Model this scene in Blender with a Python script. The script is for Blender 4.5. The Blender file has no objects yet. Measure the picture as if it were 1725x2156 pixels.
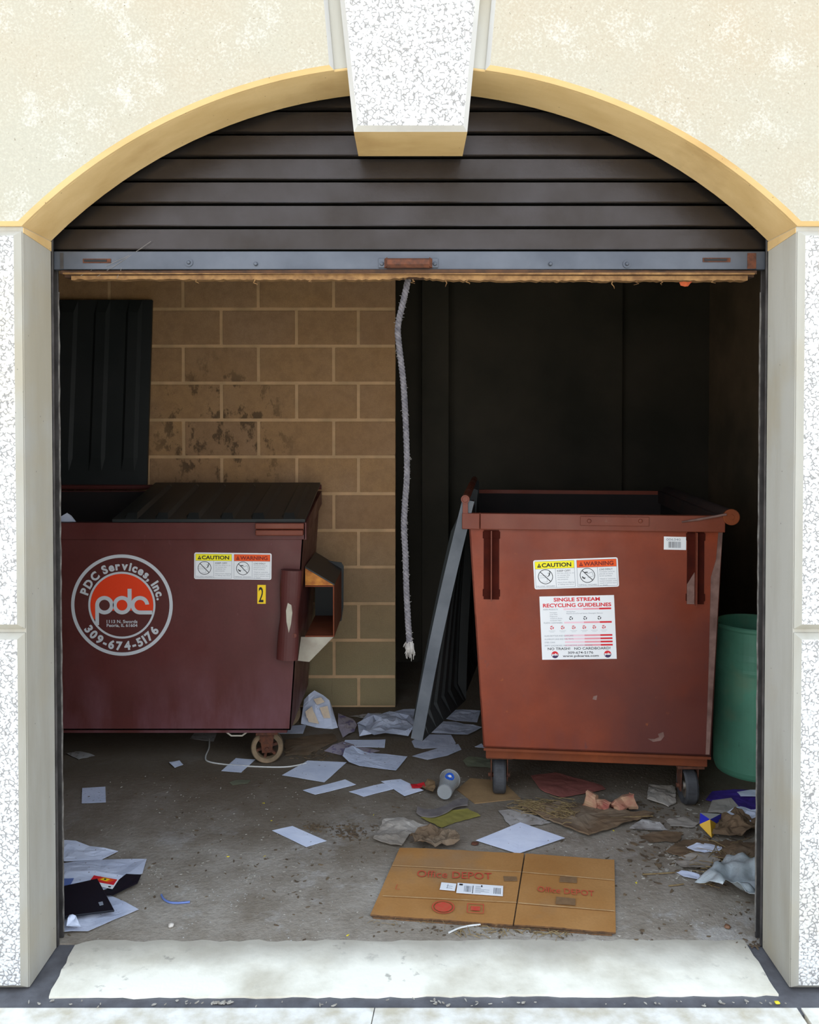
import bpy, bmesh, math, random
from mathutils import Vector, Matrix, noise
random.seed(7)
scene = bpy.context.scene
C = scene.collection
PI = math.pi

# ------------------------------------------------------------------ camera
F, CX, CYP, EYE, PITCH = 1790.0, 862.5, 930.0, 1.57, math.radians(1.13)
cam_d = bpy.data.cameras.new('camera')
cam = bpy.data.objects.new('camera', cam_d)
C.objects.link(cam)
cam.location = (0, 0, EYE)
cam.rotation_euler = (PI/2 - PITCH, 0, 0)
cam_d.sensor_fit = 'VERTICAL'
cam_d.sensor_height = 36.0
cam_d.lens = F/2156*36.0
cam_d.shift_y = -(1078-CYP)/2156
cam_d.clip_start = 0.05
scene.camera = cam

# ------------------------------------------------------------------ light
w = bpy.data.worlds.new('sky'); scene.world = w; w.use_nodes = True
nt = w.node_tree; nt.nodes.clear()
wo = nt.nodes.new('ShaderNodeOutputWorld'); bg = nt.nodes.new('ShaderNodeBackground')
tc = nt.nodes.new('ShaderNodeTexCoord'); sx = nt.nodes.new('ShaderNodeSeparateXYZ'); cr = nt.nodes.new('ShaderNodeValToRGB')
nt.links.new(tc.outputs['Generated'], sx.inputs[0]); nt.links.new(sx.outputs['Z'], cr.inputs[0])
cr.color_ramp.elements[0].color = (0.95, 0.97, 1.0, 1); cr.color_ramp.elements[0].position = 0.0
cr.color_ramp.elements[1].color = (0.62, 0.78, 1.0, 1); cr.color_ramp.elements[1].position = 0.9
nt.links.new(cr.outputs[0], bg.inputs[0]); nt.links.new(bg.outputs[0], wo.inputs[0])
bg.inputs[1].default_value = 1.75
sd = bpy.data.lights.new('sun', 'SUN'); so = bpy.data.objects.new('sun', sd); C.objects.link(so)
sd.energy = 5.0; sd.angle = math.radians(2.0); sd.color = (1.0, 0.93, 0.80)
SUNV = Vector((0.35, -0.75, -0.95)); so.rotation_euler = SUNV.to_track_quat('-Z', 'Y').to_euler(); so.location = (0, 8, 12)
scene.view_settings.view_transform = 'Standard'
scene.view_settings.look = 'None'
scene.view_settings.gamma = 1
scene.view_settings.use_curve_mapping = False
scene.view_settings.exposure = 0.85
scene.cycles.max_bounces = 8
scene.cycles.diffuse_bounces = 6

# ------------------------------------------------------------------ helpers
def lin(r, g, b):
    f = lambda c: (c/255/12.92) if c/255 <= 0.04045 else ((c/255+0.055)/1.055)**2.4
    return (f(r), f(g), f(b), 1)
def dim(c, f, g=None, b=None):
    return (c[0]*f, c[1]*(f if g is None else g), c[2]*(f if b is None else b), 1)
def ray(px, py):
    d = Vector((0, math.cos(PITCH), -math.sin(PITCH))); u = Vector((0, math.sin(PITCH), math.cos(PITCH)))
    return d*F + Vector((1, 0, 0))*(px-CX) + u*(CYP-py)
def at_y(px, py, Y):
    r = ray(px, py); return Vector((0, 0, EYE)) + r*(Y/r.y)
def at_z(px, py, Z=0.0):
    r = ray(px, py); return Vector((0, 0, EYE)) + r*((Z-EYE)/r.z)
def at_plane(px, py, o, n):
    r = ray(px, py); e = Vector((0, 0, EYE)); return e + r*((o-e).dot(n)/r.dot(n))
def V(*a): return Vector(a)

def tag(o, label=None, cat=None, group=None, kind=None):
    if label: o['label'] = label
    if cat: o['category'] = cat
    if group: o['group'] = group
    if kind: o['kind'] = kind
    return o
def thing(name, label, cat, loc=(0, 0, 0), group=None):
    o = bpy.data.objects.new(name, None); C.objects.link(o); o.location = loc; o.empty_display_size = 0.1
    return tag(o, label, cat, group)
def root_loc(o):
    v = Vector((0, 0, 0))
    while o is not None:
        v += o.location; o = o.parent
    return v
def obj(name, bm, mats, parent=None, label=None, smooth=False):
    """all meshes are given in world space"""
    me = bpy.data.meshes.new(name)
    bmesh.ops.recalc_face_normals(bm, faces=bm.faces) if getattr(bm, 'faces', None) and not NOFLIP[0] else None
    if parent is not None:
        base = root_loc(parent)
    bb = [v.co for v in bm.verts]
    mn = Vector((min(v.x for v in bb), min(v.y for v in bb), min(v.z for v in bb)))
    mx = Vector((max(v.x for v in bb), max(v.y for v in bb), max(v.z for v in bb)))
    org = Vector(((mn.x+mx.x)/2, (mn.y+mx.y)/2, mn.z))
    for v in bm.verts: v.co -= org
    bm.to_mesh(me); bm.free()
    if not isinstance(mats, (list, tuple)): mats = [mats]
    for m in mats: me.materials.append(m)
    if smooth:
        for p in me.polygons: p.use_smooth = True
    o = bpy.data.objects.new(name, me); C.objects.link(o)
    if parent is not None:
        o.parent = parent; o.location = org - base
    else: o.location = org
    if label: o['label'] = label
    return o
NOFLIP = [False]
def struct(name, bm, mats, smooth=False):
    return tag(obj(name, bm, mats, None, None, smooth), kind='structure')

def box(bm, a, b, mi=0, bev=0.0):
    x0, y0, z0 = a; x1, y1, z1 = b
    vs = [bm.verts.new(p) for p in ((x0,y0,z0),(x1,y0,z0),(x1,y1,z0),(x0,y1,z0),(x0,y0,z1),(x1,y0,z1),(x1,y1,z1),(x0,y1,z1))]
    fs = [bm.faces.new([vs[i] for i in q]) for q in ((0,3,2,1),(4,5,6,7),(0,1,5,4),(1,2,6,5),(2,3,7,6),(3,0,4,7))]
    for f in fs: f.material_index = mi
    if bev > 0:
        es = list({e for f in fs for e in f.edges})
        r = bmesh.ops.bevel(bm, geom=es, offset=bev, segments=2, affect='EDGES', profile=0.5)
        for f in r['faces']: f.material_index = mi
    return vs
def obox(bm, o, u, v, n, mi=0, bev=0.0):
    """box from corner o with edge vectors u v n"""
    k = len(bm.verts)
    vs = [bm.verts.new(o + a*u + b*v + c*n) for a, b, c in ((0,0,0),(1,0,0),(1,1,0),(0,1,0),(0,0,1),(1,0,1),(1,1,1),(0,1,1))]
    fs = [bm.faces.new([vs[i] for i in q]) for q in ((0,3,2,1),(4,5,6,7),(0,1,5,4),(1,2,6,5),(2,3,7,6),(3,0,4,7))]
    for f in fs: f.material_index = mi
    if bev > 0:
        es = list({e for f in fs for e in f.edges})
        r = bmesh.ops.bevel(bm, geom=es, offset=bev, segments=2, affect='EDGES', profile=0.5)
        for f in r['faces']: f.material_index = mi
def prism(bm, pts, vec, mi=0):
    a = [bm.verts.new(p) for p in pts]; b = [bm.verts.new(Vector(p)+vec) for p in pts]
    n = len(pts); fs = [bm.faces.new(a), bm.faces.new(b[::-1])]
    for i in range(n): fs.append(bm.faces.new([a[i], a[(i+1) % n], b[(i+1) % n], b[i]]))
    for f in fs: f.material_index = mi
def frame_of(t):
    t = t.normalized(); up = Vector((0, 0, 1)) if abs(t.z) < 0.9 else Vector((1, 0, 0))
    a = t.cross(up).normalized(); return a, t.cross(a).normalized()
def tube(bm, pts, r, seg=8, mi=0, cap=True, close=False):
    pts = [Vector(p) for p in pts]; n = len(pts); rings = []
    ref = None
    for i, p in enumerate(pts):
        t = (pts[min(i+1, n-1)] - pts[max(i-1, 0)])
        if ref is None: a, b = frame_of(t)
        else:
            tn = t.normalized(); a = (ref - tn*ref.dot(tn))
            a = a.normalized() if a.length > 1e-6 else frame_of(t)[0]; b = tn.cross(a)
        ref = a
        rr = r[i] if isinstance(r, (list, tuple)) else r
        rings.append([bm.verts.new(p + (a*math.cos(2*PI*k/seg) + b*math.sin(2*PI*k/seg))*rr) for k in range(seg)])
    for i in range(n-1):
        for k in range(seg):
            f = bm.faces.new([rings[i][k], rings[i][(k+1) % seg], rings[i+1][(k+1) % seg], rings[i+1][k]]); f.material_index = mi
    if cap:
        f = bm.faces.new(rings[0][::-1]); f.material_index = mi
        f = bm.faces.new(rings[-1]); f.material_index = mi
def lathe(bm, prof, c, axis=Vector((0, 0, 1)), seg=32, mi=0):
    """prof: (r, h) list around axis through c"""
    axis = axis.normalized(); a, b = frame_of(axis); rings = []
    for r, h in prof:
        if r < 1e-6: rings.append([bm.verts.new(c + axis*h)])
        else: rings.append([bm.verts.new(c + axis*h + (a*math.cos(2*PI*k/seg)+b*math.sin(2*PI*k/seg))*r) for k in range(seg)])
    for i in range(len(rings)-1):
        A, B = rings[i], rings[i+1]
        for k in range(seg):
            k2 = (k+1) % seg
            if len(A) == 1 and len(B) == 1: continue
            if len(A) == 1: q = [A[0], B[k2], B[k]]
            elif len(B) == 1: q = [A[k], A[k2], B[0]]
            else: q = [A[k], A[k2], B[k2], B[k]]
            f = bm.faces.new(q); f.material_index = mi
def nb(): return bmesh.new()

# ------------------------------------------------------------------ materials
class MB:
    def __init__(s, name, rough=0.7, metal=0.0, spec=0.4):
        s.m = bpy.data.materials.new(name); s.m.use_nodes = True; s.t = s.m.node_tree; s.t.nodes.clear()
        s.o = s.t.nodes.new('ShaderNodeOutputMaterial'); s.b = s.t.nodes.new('ShaderNodeBsdfPrincipled')
        s.t.links.new(s.b.outputs[0], s.o.inputs[0])
        s.b.inputs['Roughness'].default_value = rough; s.b.inputs['Metallic'].default_value = metal
        s.b.inputs['Specular IOR Level'].default_value = spec
        s.g = s.t.nodes.new('ShaderNodeNewGeometry').outputs['Position']
        s.tcn = s.t.nodes.new('ShaderNodeTexCoord'); s.col = None; s.h = None
    def n(s, k): return s.t.nodes.new(k)
    def l(s, a, b): s.t.links.new(a, b)
    def coord(s, scale=(1, 1, 1), off=(0, 0, 0), obj=False):
        mp = s.n('ShaderNodeMapping'); s.l(s.tcn.outputs['Object'] if obj else s.g, mp.inputs[0])
        mp.inputs['Scale'].default_value = scale; mp.inputs['Location'].default_value = off; return mp.outputs[0]
    def noise(s, scale, detail=4, rough=0.55, v=None, dist=0.0):
        k = s.n('ShaderNodeTexNoise'); k.inputs['Scale'].default_value = scale; k.inputs['Detail'].default_value = detail
        k.inputs['Roughness'].default_value = rough; k.inputs['Distortion'].default_value = dist
        s.l(v if v is not None else s.g, k.inputs['Vector']); return k.outputs['Fac']
    def vor(s, scale, feat='F1', v=None, out='Distance'):
        k = s.n('ShaderNodeTexVoronoi'); k.feature = feat; k.inputs['Scale'].default_value = scale
        s.l(v if v is not None else s.g, k.inputs['Vector']); return k.outputs[out]
    def ramp(s, x, a, b, ca=(0, 0, 0, 1), cb=(1, 1, 1, 1)):
        k = s.n('ShaderNodeValToRGB'); e = k.color_ramp.elements
        e[0].position = a; e[1].position = b; e[0].color = ca; e[1].color = cb; s.l(x, k.inputs[0]); return k.outputs[0]
    def mix(s, fac, a, b):
        k = s.n('ShaderNodeMix'); k.data_type = 'RGBA'
        if isinstance(fac, (int, float)): k.inputs[0].default_value = fac
        else: s.l(fac, k.inputs[0])
        for i, c in ((6, a), (7, b)):
            if isinstance(c, tuple): k.inputs[i].default_value = c
            else: s.l(c, k.inputs[i])
        return k.outputs[2]
    def math(s, op, a, b=0.0, clamp=False):
        k = s.n('ShaderNodeMath'); k.operation = op; k.use_clamp = clamp
        for i, c in ((0, a), (1, b)):
            if isinstance(c, (int, float)): k.inputs[i].default_value = c
            else: s.l(c, k.inputs[i])
        return k.outputs[0]
    def island(s): return s.n('ShaderNodeNewGeometry').outputs['Random Per Island']
    def vec_dist(s, p):
        k = s.n('ShaderNodeVectorMath'); k.operation = 'DISTANCE'; s.l(s.g, k.inputs[0]); k.inputs[1].default_value = p; return k.outputs['Value']
    def xyz(s, v=None):
        k = s.n('ShaderNodeSeparateXYZ'); s.l(v if v is not None else s.g, k.inputs[0]); return k.outputs
    def color(s, c):
        if isinstance(c, tuple): s.b.inputs['Base Color'].default_value = c
        else: s.l(c, s.b.inputs['Base Color'])
    def bump(s, h, strength=0.3, dist=0.01):
        k = s.n('ShaderNodeBump'); k.inputs['Strength'].default_value = strength; k.inputs['Distance'].default_value = dist
        s.l(h, k.inputs['Height']); s.l(k.outputs[0], s.b.inputs['Normal'])
    def rough(s, x): s.l(x, s.b.inputs['Roughness'])

def simple(name, c1, c2=None, scale=12, rough=0.7, metal=0.0, bump=0.0, bs=60, spec=0.4, bd=0.004):
    b = MB(name, rough, metal, spec)
    if c2 is None: c2 = tuple(x*0.75 for x in c1[:3]) + (1,)
    n = b.noise(scale, 5); b.color(b.ramp(n, 0.35, 0.68, c1, c2))
    if bump: b.bump(b.noise(bs, 4), bump, bd)
    return b.m

def m_aggregate():
    b = MB('white_aggregate', 0.85, spec=0.25)
    v = b.coord((1, 1, 1)); wv = b.noise(55, 2, 0.5)
    e = b.vor(88, 'DISTANCE_TO_EDGE'); f1 = b.vor(88, 'F1', out='Color')
    gap = b.ramp(e, 0.04, 0.17)
    msk = b.ramp(b.noise(30, 3, 0.6), 0.60, 0.72)
    brk = b.ramp(b.noise(80, 2, 0.5), 0.48, 0.55)
    g2 = b.math('MAXIMUM', b.math('MAXIMUM', gap, msk), brk)
    warm = b.mix(b.ramp(b.noise(2.2, 3), 0.50, 0.72), (0.62, 0.62, 0.61, 1), (0.56, 0.52, 0.44, 1))
    stain = b.ramp(b.noise(9, 4), 0.64, 0.74)
    warm = b.mix(b.math('MULTIPLY', stain, 0.5), warm, (0.55, 0.46, 0.30, 1))
    b.color(b.mix(g2, (0.23, 0.22, 0.21, 1), warm))
    b.bump(b.math('ADD', b.ramp(e, 0.0, 0.3), b.math('MULTIPLY', b.noise(200, 2), 0.3)), 0.55, 0.004)
    return b.m
def m_panel():
    b = MB('cream_cast_panel', 0.9, spec=0.2)
    big = b.noise(1.6, 4); sp = b.noise(150, 3, 0.65); wh = b.noise(6, 5, 0.7)
    c = b.mix(b.ramp(big, 0.35, 0.66), lin(160, 156, 142), lin(162, 151, 132))
    c = b.mix(b.math('MULTIPLY', b.ramp(sp, 0.44, 0.62), 0.35), c, lin(178, 173, 158))
    c = b.mix(b.math('MULTIPLY', b.ramp(b.math('ADD', wh, b.math('MULTIPLY', b.math('SUBTRACT', sp, 0.5), 0.5)), 0.54, 0.80), 0.75), c, lin(192, 190, 184))
    pit = b.ramp(b.vor(26, 'F1'), 0.035, 0.07)
    c = b.mix(b.ramp(b.noise(120, 2), 0.27, 0.31), lin(126, 118, 102), c)
    c = b.mix(pit, lin(140, 132, 116), c)
    b.color(c); b.bump(sp, 0.45, 0.003)
    return b.m
def m_smooth(name, c1, c2, c3, streak=True):
    b = MB(name, 0.75, spec=0.3)
    st = b.noise(7, 5, 0.6, b.coord((1, 1, 0.18) if streak else (0.3, 1, 1)))
    c = b.ramp(st, 0.36, 0.66, c1, c2)
    c = b.mix(b.math('MULTIPLY', b.ramp(b.noise(2.5, 5), 0.52, 0.66), 0.6), c, c3)
    pit = b.ramp(b.vor(24, 'F1'), 0.03, 0.06)
    c = b.mix(pit, tuple(x*0.4 for x in c1[:3])+(1,), c)
    b.color(c); b.bump(b.noise(80, 4), 0.12, 0.003)
    return b.m
def m_block():
    b = MB('painted_cinder_block', 0.9, spec=0.2)
    i = b.island()
    c = b.ramp(i, 0.0, 1.0, lin(166, 130, 96), lin(182, 142, 98))
    c = b.mix(b.math('MULTIPLY', b.ramp(b.noise(1.8, 4), 0.4, 0.65), 0.5), c, lin(178, 146, 118))
    z = b.xyz()[2]
    c = b.mix(b.math('MULTIPLY', b.ramp(b.noise(18, 5, 0.7), 0.42, 0.66), 0.4), c, lin(132, 100, 72))
    low = b.ramp(z, 0.2, 1.5, (1, 1, 1, 1), (0, 0, 0, 1))
    c = b.mix(b.math('MULTIPLY', low, 0.75), c, lin(142, 136, 104))
    # splashes and mould with a shape of their own
    sp = b.math('MULTIPLY', b.ramp(b.noise(13, 5, 0.7, b.coord((1, 1, 0.6))), 0.53, 0.60), b.ramp(b.vec_dist((-1.05, 4.70, 1.52)), 0.25, 0.50, (1, 1, 1, 1), (0, 0, 0, 1)))
    c = b.mix(b.math('MULTIPLY', sp, 0.75), c, lin(60, 52, 40))
    dr = b.ramp(b.noise(10, 4, 0.6, b.coord((1, 1, 0.12))), 0.60, 0.68)
    c = b.mix(b.math('MULTIPLY', b.math('MULTIPLY', dr, low), 0.5), c, lin(70, 60, 45))
    c = b.mix(b.math('MULTIPLY', b.ramp(b.noise(160, 2), 0.3, 0.7), 0.3), c, lin(132, 102, 74))
    b.color(c); b.bump(b.noise(140, 4, 0.7), 0.6, 0.004); return b.m
def m_floor():
    b = MB('dirty_concrete_floor', 0.8, spec=0.3)
    n1 = b.noise(1.5, 6, 0.65); n2 = b.noise(7, 6, 0.7); n3 = b.noise(60, 3, 0.7)
    c = b.ramp(n1, 0.34, 0.66, lin(168, 160, 148), lin(134, 123, 108))
    c = b.mix(b.math('MULTIPLY', b.ramp(n2, 0.45, 0.66), 0.6), c, lin(116, 104, 88))
    c = b.mix(b.math('MULTIPLY', b.ramp(b.noise(3.1, 6, 0.7, b.coord((1, 1, 1), (5, 3, 0))), 0.56, 0.64), 0.55), c, lin(186, 182, 176))
    c = b.mix(b.math('MULTIPLY', b.ramp(n3, 0.35, 0.7), 0.3), c, lin(98, 86, 74))
    spk = b.ramp(b.vor(55, 'F1'), 0.10, 0.16, (1, 1, 1, 1), (0, 0, 0, 1))
    spm = b.ramp(b.noise(4, 4), 0.50, 0.60)
    c = b.mix(b.math('MULTIPLY', spk, spm), c, lin(190, 188, 182))
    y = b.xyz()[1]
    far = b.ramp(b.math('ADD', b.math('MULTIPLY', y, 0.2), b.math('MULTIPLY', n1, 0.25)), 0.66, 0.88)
    c = b.mix(b.math('MULTIPLY', far, 0.8), c, lin(86, 72, 56))   # browner and darker further in, daylight fall-off painted into the floor
    b.color(c); b.bump(b.math('ADD', n3, n2), 0.5, 0.008)
    return b.m
def m_threshold():
    b = MB('pale_threshold_concrete', 0.85, spec=0.25)
    n = b.noise(3.5, 6, 0.6)
    c = b.ramp(n, 0.42, 0.66, lin(238, 232, 214), lin(198, 189, 168))
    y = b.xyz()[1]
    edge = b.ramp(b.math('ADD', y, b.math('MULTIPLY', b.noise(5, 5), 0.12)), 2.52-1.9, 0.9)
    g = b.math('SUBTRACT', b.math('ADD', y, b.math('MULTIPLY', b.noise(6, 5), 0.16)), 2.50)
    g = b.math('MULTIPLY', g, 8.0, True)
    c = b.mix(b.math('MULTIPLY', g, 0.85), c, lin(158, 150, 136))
    blot = b.math('MULTIPLY', b.ramp(b.noise(22, 5), 0.60, 0.68), b.ramp(b.noise(2.6, 2), 0.52, 0.6))
    c = b.mix(b.math('MULTIPLY', blot, 0.6), c, lin(126, 120, 112))
    b.color(c); b.bump(b.noise(60, 5), 0.25, 0.003); return b.m
def m_paint(name, base, alt, rust, worn, wa=0.5, rough=0.42, bump=0.1, corner_tone=None):
    b = MB(name, rough, spec=0.3)
    c = b.ramp(b.noise(2.3, 5, 0.6), 0.34, 0.68, base, alt)
    c = b.mix(b.math('MULTIPLY', b.ramp(b.noise(90, 3), 0.4, 0.75), 0.25), c, tuple(x*0.6 for x in base[:3])+(1,))
    z = b.xyz()[2]
    low = b.ramp(b.math('ADD', z, b.math('MULTIPLY', b.noise(4, 4), 0.4)), 0.35, 0.75, (1, 1, 1, 1), (0, 0, 0, 1))
    c = b.mix(b.math('MULTIPLY', b.math('MULTIPLY', low, b.ramp(b.noise(5, 5, 0.6, b.coord((1, 1, 0.3))), 0.44, 0.62)), wa), c, worn)
    sc = b.math('MULTIPLY', b.ramp(b.noise(26, 4, 0.7, b.coord((1, 1, 0.35))), 0.67, 0.70), b.ramp(b.noise(3, 2), 0.48, 0.6))
    c = b.mix(b.math('MULTIPLY', sc, 0.6), c, worn)
    if corner_tone:   # a broad darker patch towards the right lower corner
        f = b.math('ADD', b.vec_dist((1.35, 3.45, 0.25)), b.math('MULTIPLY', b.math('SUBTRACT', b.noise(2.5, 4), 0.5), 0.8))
        c = b.mix(b.math('MULTIPLY', b.ramp(f, 0.30, 0.85, (1, 1, 1, 1), (0, 0, 0, 1)), 0.8), c, corner_tone)
    c = b.mix(b.math('MULTIPLY', b.ramp(b.noise(17, 5, 0.7), 0.68, 0.74), 0.7), c, rust)
    b.color(c); b.bump(b.noise(25, 4), bump, 0.004)
    b.rough(b.ramp(b.noise(6, 4), 0.3, 0.7, (rough-0.1,)*3+(1,), (rough+0.2,)*3+(1,)))
    return b.m
def m_cardboard(name, c1, c2, dirt):
    b = MB(name, 0.9, spec=0.15)
    c = b.ramp(b.noise(5, 5), 0.35, 0.66, c1, c2)
    c = b.mix(b.math('MULTIPLY', b.ramp(b.noise(2.6, 5, 0.6), 0.52, 0.66), 0.6), c, dirt)
    c = b.mix(b.math('MULTIPLY', b.ramp(b.noise(110, 2), 0.35, 0.7), 0.25), c, tuple(x*0.6 for x in c1[:3])+(1,))
    b.color(c); b.bump(b.noise(40, 3), 0.15, 0.002); return b.m
def m_paper(name, c1, c2, ink=None, isc=60, ith=0.6, lines=False):
    b = MB(name, 0.8, spec=0.2)
    c = b.ramp(b.noise(9, 4), 0.4, 0.7, c1, c2)
    if ink:
        v = b.coord((1, 3.2, 1), obj=True) if lines else None
        c = b.mix(b.math('MULTIPLY', b.ramp(b.noise(isc, 3, 0.7, v), ith, ith+0.05), 0.7), c, ink)
    c = b.mix(b.ramp(b.noise(75, 2), 0.26, 0.29), lin(110, 100, 88), c)
    b.color(c); return b.m

M = {}
M['agg'] = m_aggregate(); M['panel'] = m_panel()
M['jamb'] = m_smooth('smooth_grey_concrete', lin(168, 165, 156), lin(152, 147, 134), lin(160, 150, 128))
M['arch'] = m_smooth('tan_arch_concrete', lin(210, 180, 130), lin(194, 162, 110), lin(166, 132, 84), False)  # tan for the soffit, panel chamfers and keystone underside
M['chan'] = m_smooth('grey_channel_concrete', lin(172, 170, 166), lin(162, 159, 154), lin(190, 188, 182))
M['block'] = m_block()
M['mortar'] = simple('cream_mortar', lin(212, 172, 130), lin(186, 154, 116), 9, 0.9, bump=0.3)
M['floor'] = m_floor(); M['thresh'] = m_threshold()
M['walk'] = simple('white_sidewalk_concrete', lin(226, 222, 212), lin(188, 178, 156), 14, 0.9, bump=0.3, spec=0.2)
M['ground'] = simple('sunlit_tan_paving', lin(210, 200, 176), lin(198, 186, 162), 2, 0.9)
M['seal'] = simple('dark_joint_sealant', lin(98, 97, 100), lin(76, 74, 76), 14, 0.8, bump=0.4)
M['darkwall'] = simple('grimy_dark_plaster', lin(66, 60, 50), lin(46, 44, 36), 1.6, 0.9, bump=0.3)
M['sidewall'] = simple('grimy_side_plaster', lin(118, 98, 76), lin(84, 74, 58), 2.2, 0.9, bump=0.3)
M['ceil'] = simple('dark_ceiling', lin(58, 54, 48), None, 2, 0.9)
M['slat'] = simple('bronze_grey_slat_metal', lin(86, 80, 78), lin(72, 65, 60), 5, 0.30, 0.75, 0.05, 120)
M['rail'] = simple('blue_grey_rail_metal', lin(82, 86, 94), lin(66, 70, 78), 6, 0.42, 0.35, 0.1, 60)
M['track'] = simple('dark_track_metal', lin(76, 72, 70), lin(48, 45, 44), 14, 0.5, 0.3, 0.2, 40)
M['seam'] = simple('track_edge_metal', lin(128, 124, 118), lin(80, 74, 70), 30, 0.5, 0.2)
M['tape'] = simple('brown_tape', lin(126, 98, 68), lin(112, 86, 60), 60, 0.6)
M['rust'] = simple('flaky_rust', lin(96, 54, 34), lin(66, 40, 30), 60, 0.85, 0.0, 0.5, 120)
M['lam'] = simple('swollen_brown_ply', lin(72, 46, 26), lin(44, 28, 18), 22, 0.85, 0.0, 0.5, 50)
M['lam2'] = simple('pale_torn_ply_edge', lin(132, 98, 58), lin(98, 68, 38), 40, 0.85, 0.0, 0.4, 60)
M['rope'] = simple('grey_rope_fibre', lin(98, 93, 95), lin(62, 59, 63), 60, 0.9, 0, 0.3, 200)
M['fray'] = simple('pale_rope_fibre', lin(136, 130, 124), None, 40, 0.9)
M['red'] = m_paint('rust_red_dumpster_paint', lin(134, 59, 32), lin(106, 43, 25), lin(146, 78, 34), lin(92, 56, 56), 0.5, 0.44, corner_tone=lin(74, 36, 32))
M['redrim'] = m_paint('worn_red_rim_paint', lin(118, 58, 38), lin(98, 45, 32), lin(96, 48, 28), lin(130, 96, 84), 0.3, 0.42)
M['maroon'] = m_paint('maroon_dumpster_paint', lin(92, 47, 44), lin(80, 40, 36), lin(98, 54, 38), lin(122, 86, 94), 0.55, 0.42)
M['maroond'] = simple('dark_maroon_patch', lin(64, 20, 10), lin(50, 15, 8), 20, 0.85, spec=0.1)
M['rimdark'] = simple('shade_dark_rim', lin(58, 38, 32), lin(36, 28, 26), 6, 0.75)  # dark copy of the rim colour with shade painted in; also on the bar
M['inside'] = simple('shade_black_interior', lin(34, 26, 24), lin(24, 20, 20), 6, 0.8)  # near-black inner skin, stands in for the shade inside the dumpsters
M['rustbase'] = m_paint('orange_rusted_steel', lin(126, 62, 30), lin(94, 46, 28), lin(150, 86, 36), lin(70, 40, 28), 0.4, 0.75, 0.3)
M['scuff'] = simple('scuffed_bare_paint', lin(128, 98, 88), lin(92, 64, 56), 18, 0.6, 0, 0.2)
M['amber'] = simple('amber_rust_stain', lin(206, 138, 60), lin(140, 70, 36), 22, 0.8)
M['cream'] = simple('cream_bare_steel', lin(176, 168, 150), lin(150, 138, 122), 10, 0.6)
M['lid'] = simple('black_lid_plastic', lin(40, 42, 42), lin(28, 32, 32), 3, 0.5, 0, 0.1, 20)
M['lidg'] = simple('grey_weathered_lid_plastic', lin(84, 87, 92), lin(62, 66, 72), 7, 0.55, 0, 0.15, 40)
M['tyre'] = simple('worn_black_tyre', lin(66, 66, 68), lin(44, 44, 46), 20, 0.7, 0, 0.3, 90)
M['tyret'] = simple('dusty_tan_tyre', lin(134, 112, 86), lin(100, 84, 64), 20, 0.8, 0, 0.3, 90)
M['steel'] = simple('dull_steel', lin(130, 122, 112), lin(96, 80, 66), 30, 0.5, 0.5, 0.1)
def flat(name, c, rough=0.6): 
    b = MB(name, rough, spec=0.35); b.color(c); return b.m
M['dwhite'] = flat('decal_white', lin(226, 226, 226)); M['dsilver'] = flat('decal_silver', lin(196, 198, 200)); M['dred'] = flat('decal_red', lin(226, 62, 22))
M['dyel'] = flat('decal_yellow', lin(238, 224, 30)); M['dyel2'] = flat('decal_amber', lin(240, 200, 30)); M['dora'] = flat('decal_orange', lin(226, 84, 24))
M['dblk'] = flat('decal_black', lin(26, 26, 28)); M['dgrey'] = flat('decal_grey', lin(128, 132, 140)); M['dmar'] = flat('decal_maroon', lin(88, 44, 40))
M['dbrick'] = flat('decal_brick', lin(120, 30, 16)); M['dred2'] = flat('decal_crimson', lin(206, 34, 44)); M['dpink'] = flat('decal_pink', lin(226, 150, 158))
M['dpink2'] = flat('decal_pale_pink', lin(232, 196, 204)); M['dnavy'] = flat('decal_navy', lin(60, 40, 80))
def m_green():
    b = MB('teal_drum_paint', 0.5, spec=0.4)
    c = b.ramp(b.noise(4, 5), 0.35, 0.66, (0.14, 0.42, 0.27, 1), (0.11, 0.31, 0.20, 1))
    c = b.mix(b.ramp(b.noise(16, 4, 0.6, b.coord((1, 1, 0.25))), 0.66, 0.70), c, lin(30, 44, 36))
    c = b.mix(b.math('MULTIPLY', b.ramp(b.noise(5, 3, 0.6, b.coord((1, 1, 1), (3, 1, 0))), 0.55, 0.7), 0.5), c, (0.24, 0.34, 0.20, 1))
    b.color(c); b.bump(b.noise(30, 3), 0.15, 0.004); return b.m
M['green'] = m_green()
M['paper'] = m_paper('white_paper', lin(214, 219, 234), lin(198, 205, 224))
M['paperp'] = m_paper('printed_paper', lin(204, 210, 228), lin(190, 198, 218), lin(120, 126, 150), 55, 0.60, True)
M['paperd'] = m_paper('dirty_paper', lin(168, 164, 160), lin(138, 130, 122), lin(104, 96, 86), 30, 0.58)
M['newsp'] = m_paper('wrinkled_newsprint', lin(188, 192, 206), lin(164, 170, 188), lin(130, 130, 146), 45, 0.62, True)
M['mag'] = m_paper('faded_magazine_page', lin(170, 160, 172), lin(138, 126, 120), lin(96, 84, 130), 18, 0.55)
M['mud'] = m_cardboard('muddy_cardboard', lin(118, 96, 74), lin(92, 76, 60), lin(136, 124, 108))
M['card'] = m_cardboard('tan_cardboard', lin(170, 124, 74), lin(158, 110, 60), lin(142, 116, 88))
M['cardedge'] = simple('cardboard_edge', lin(110, 76, 44), lin(66, 46, 30), 80, 0.9)
M['crease'] = simple('cardboard_crease', lin(178, 146, 104), lin(156, 120, 78), 20, 0.9)
M['dcard'] = simple('cardboard_crease_dark', lin(98, 72, 46), lin(60, 44, 30), 60, 0.9)
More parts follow.
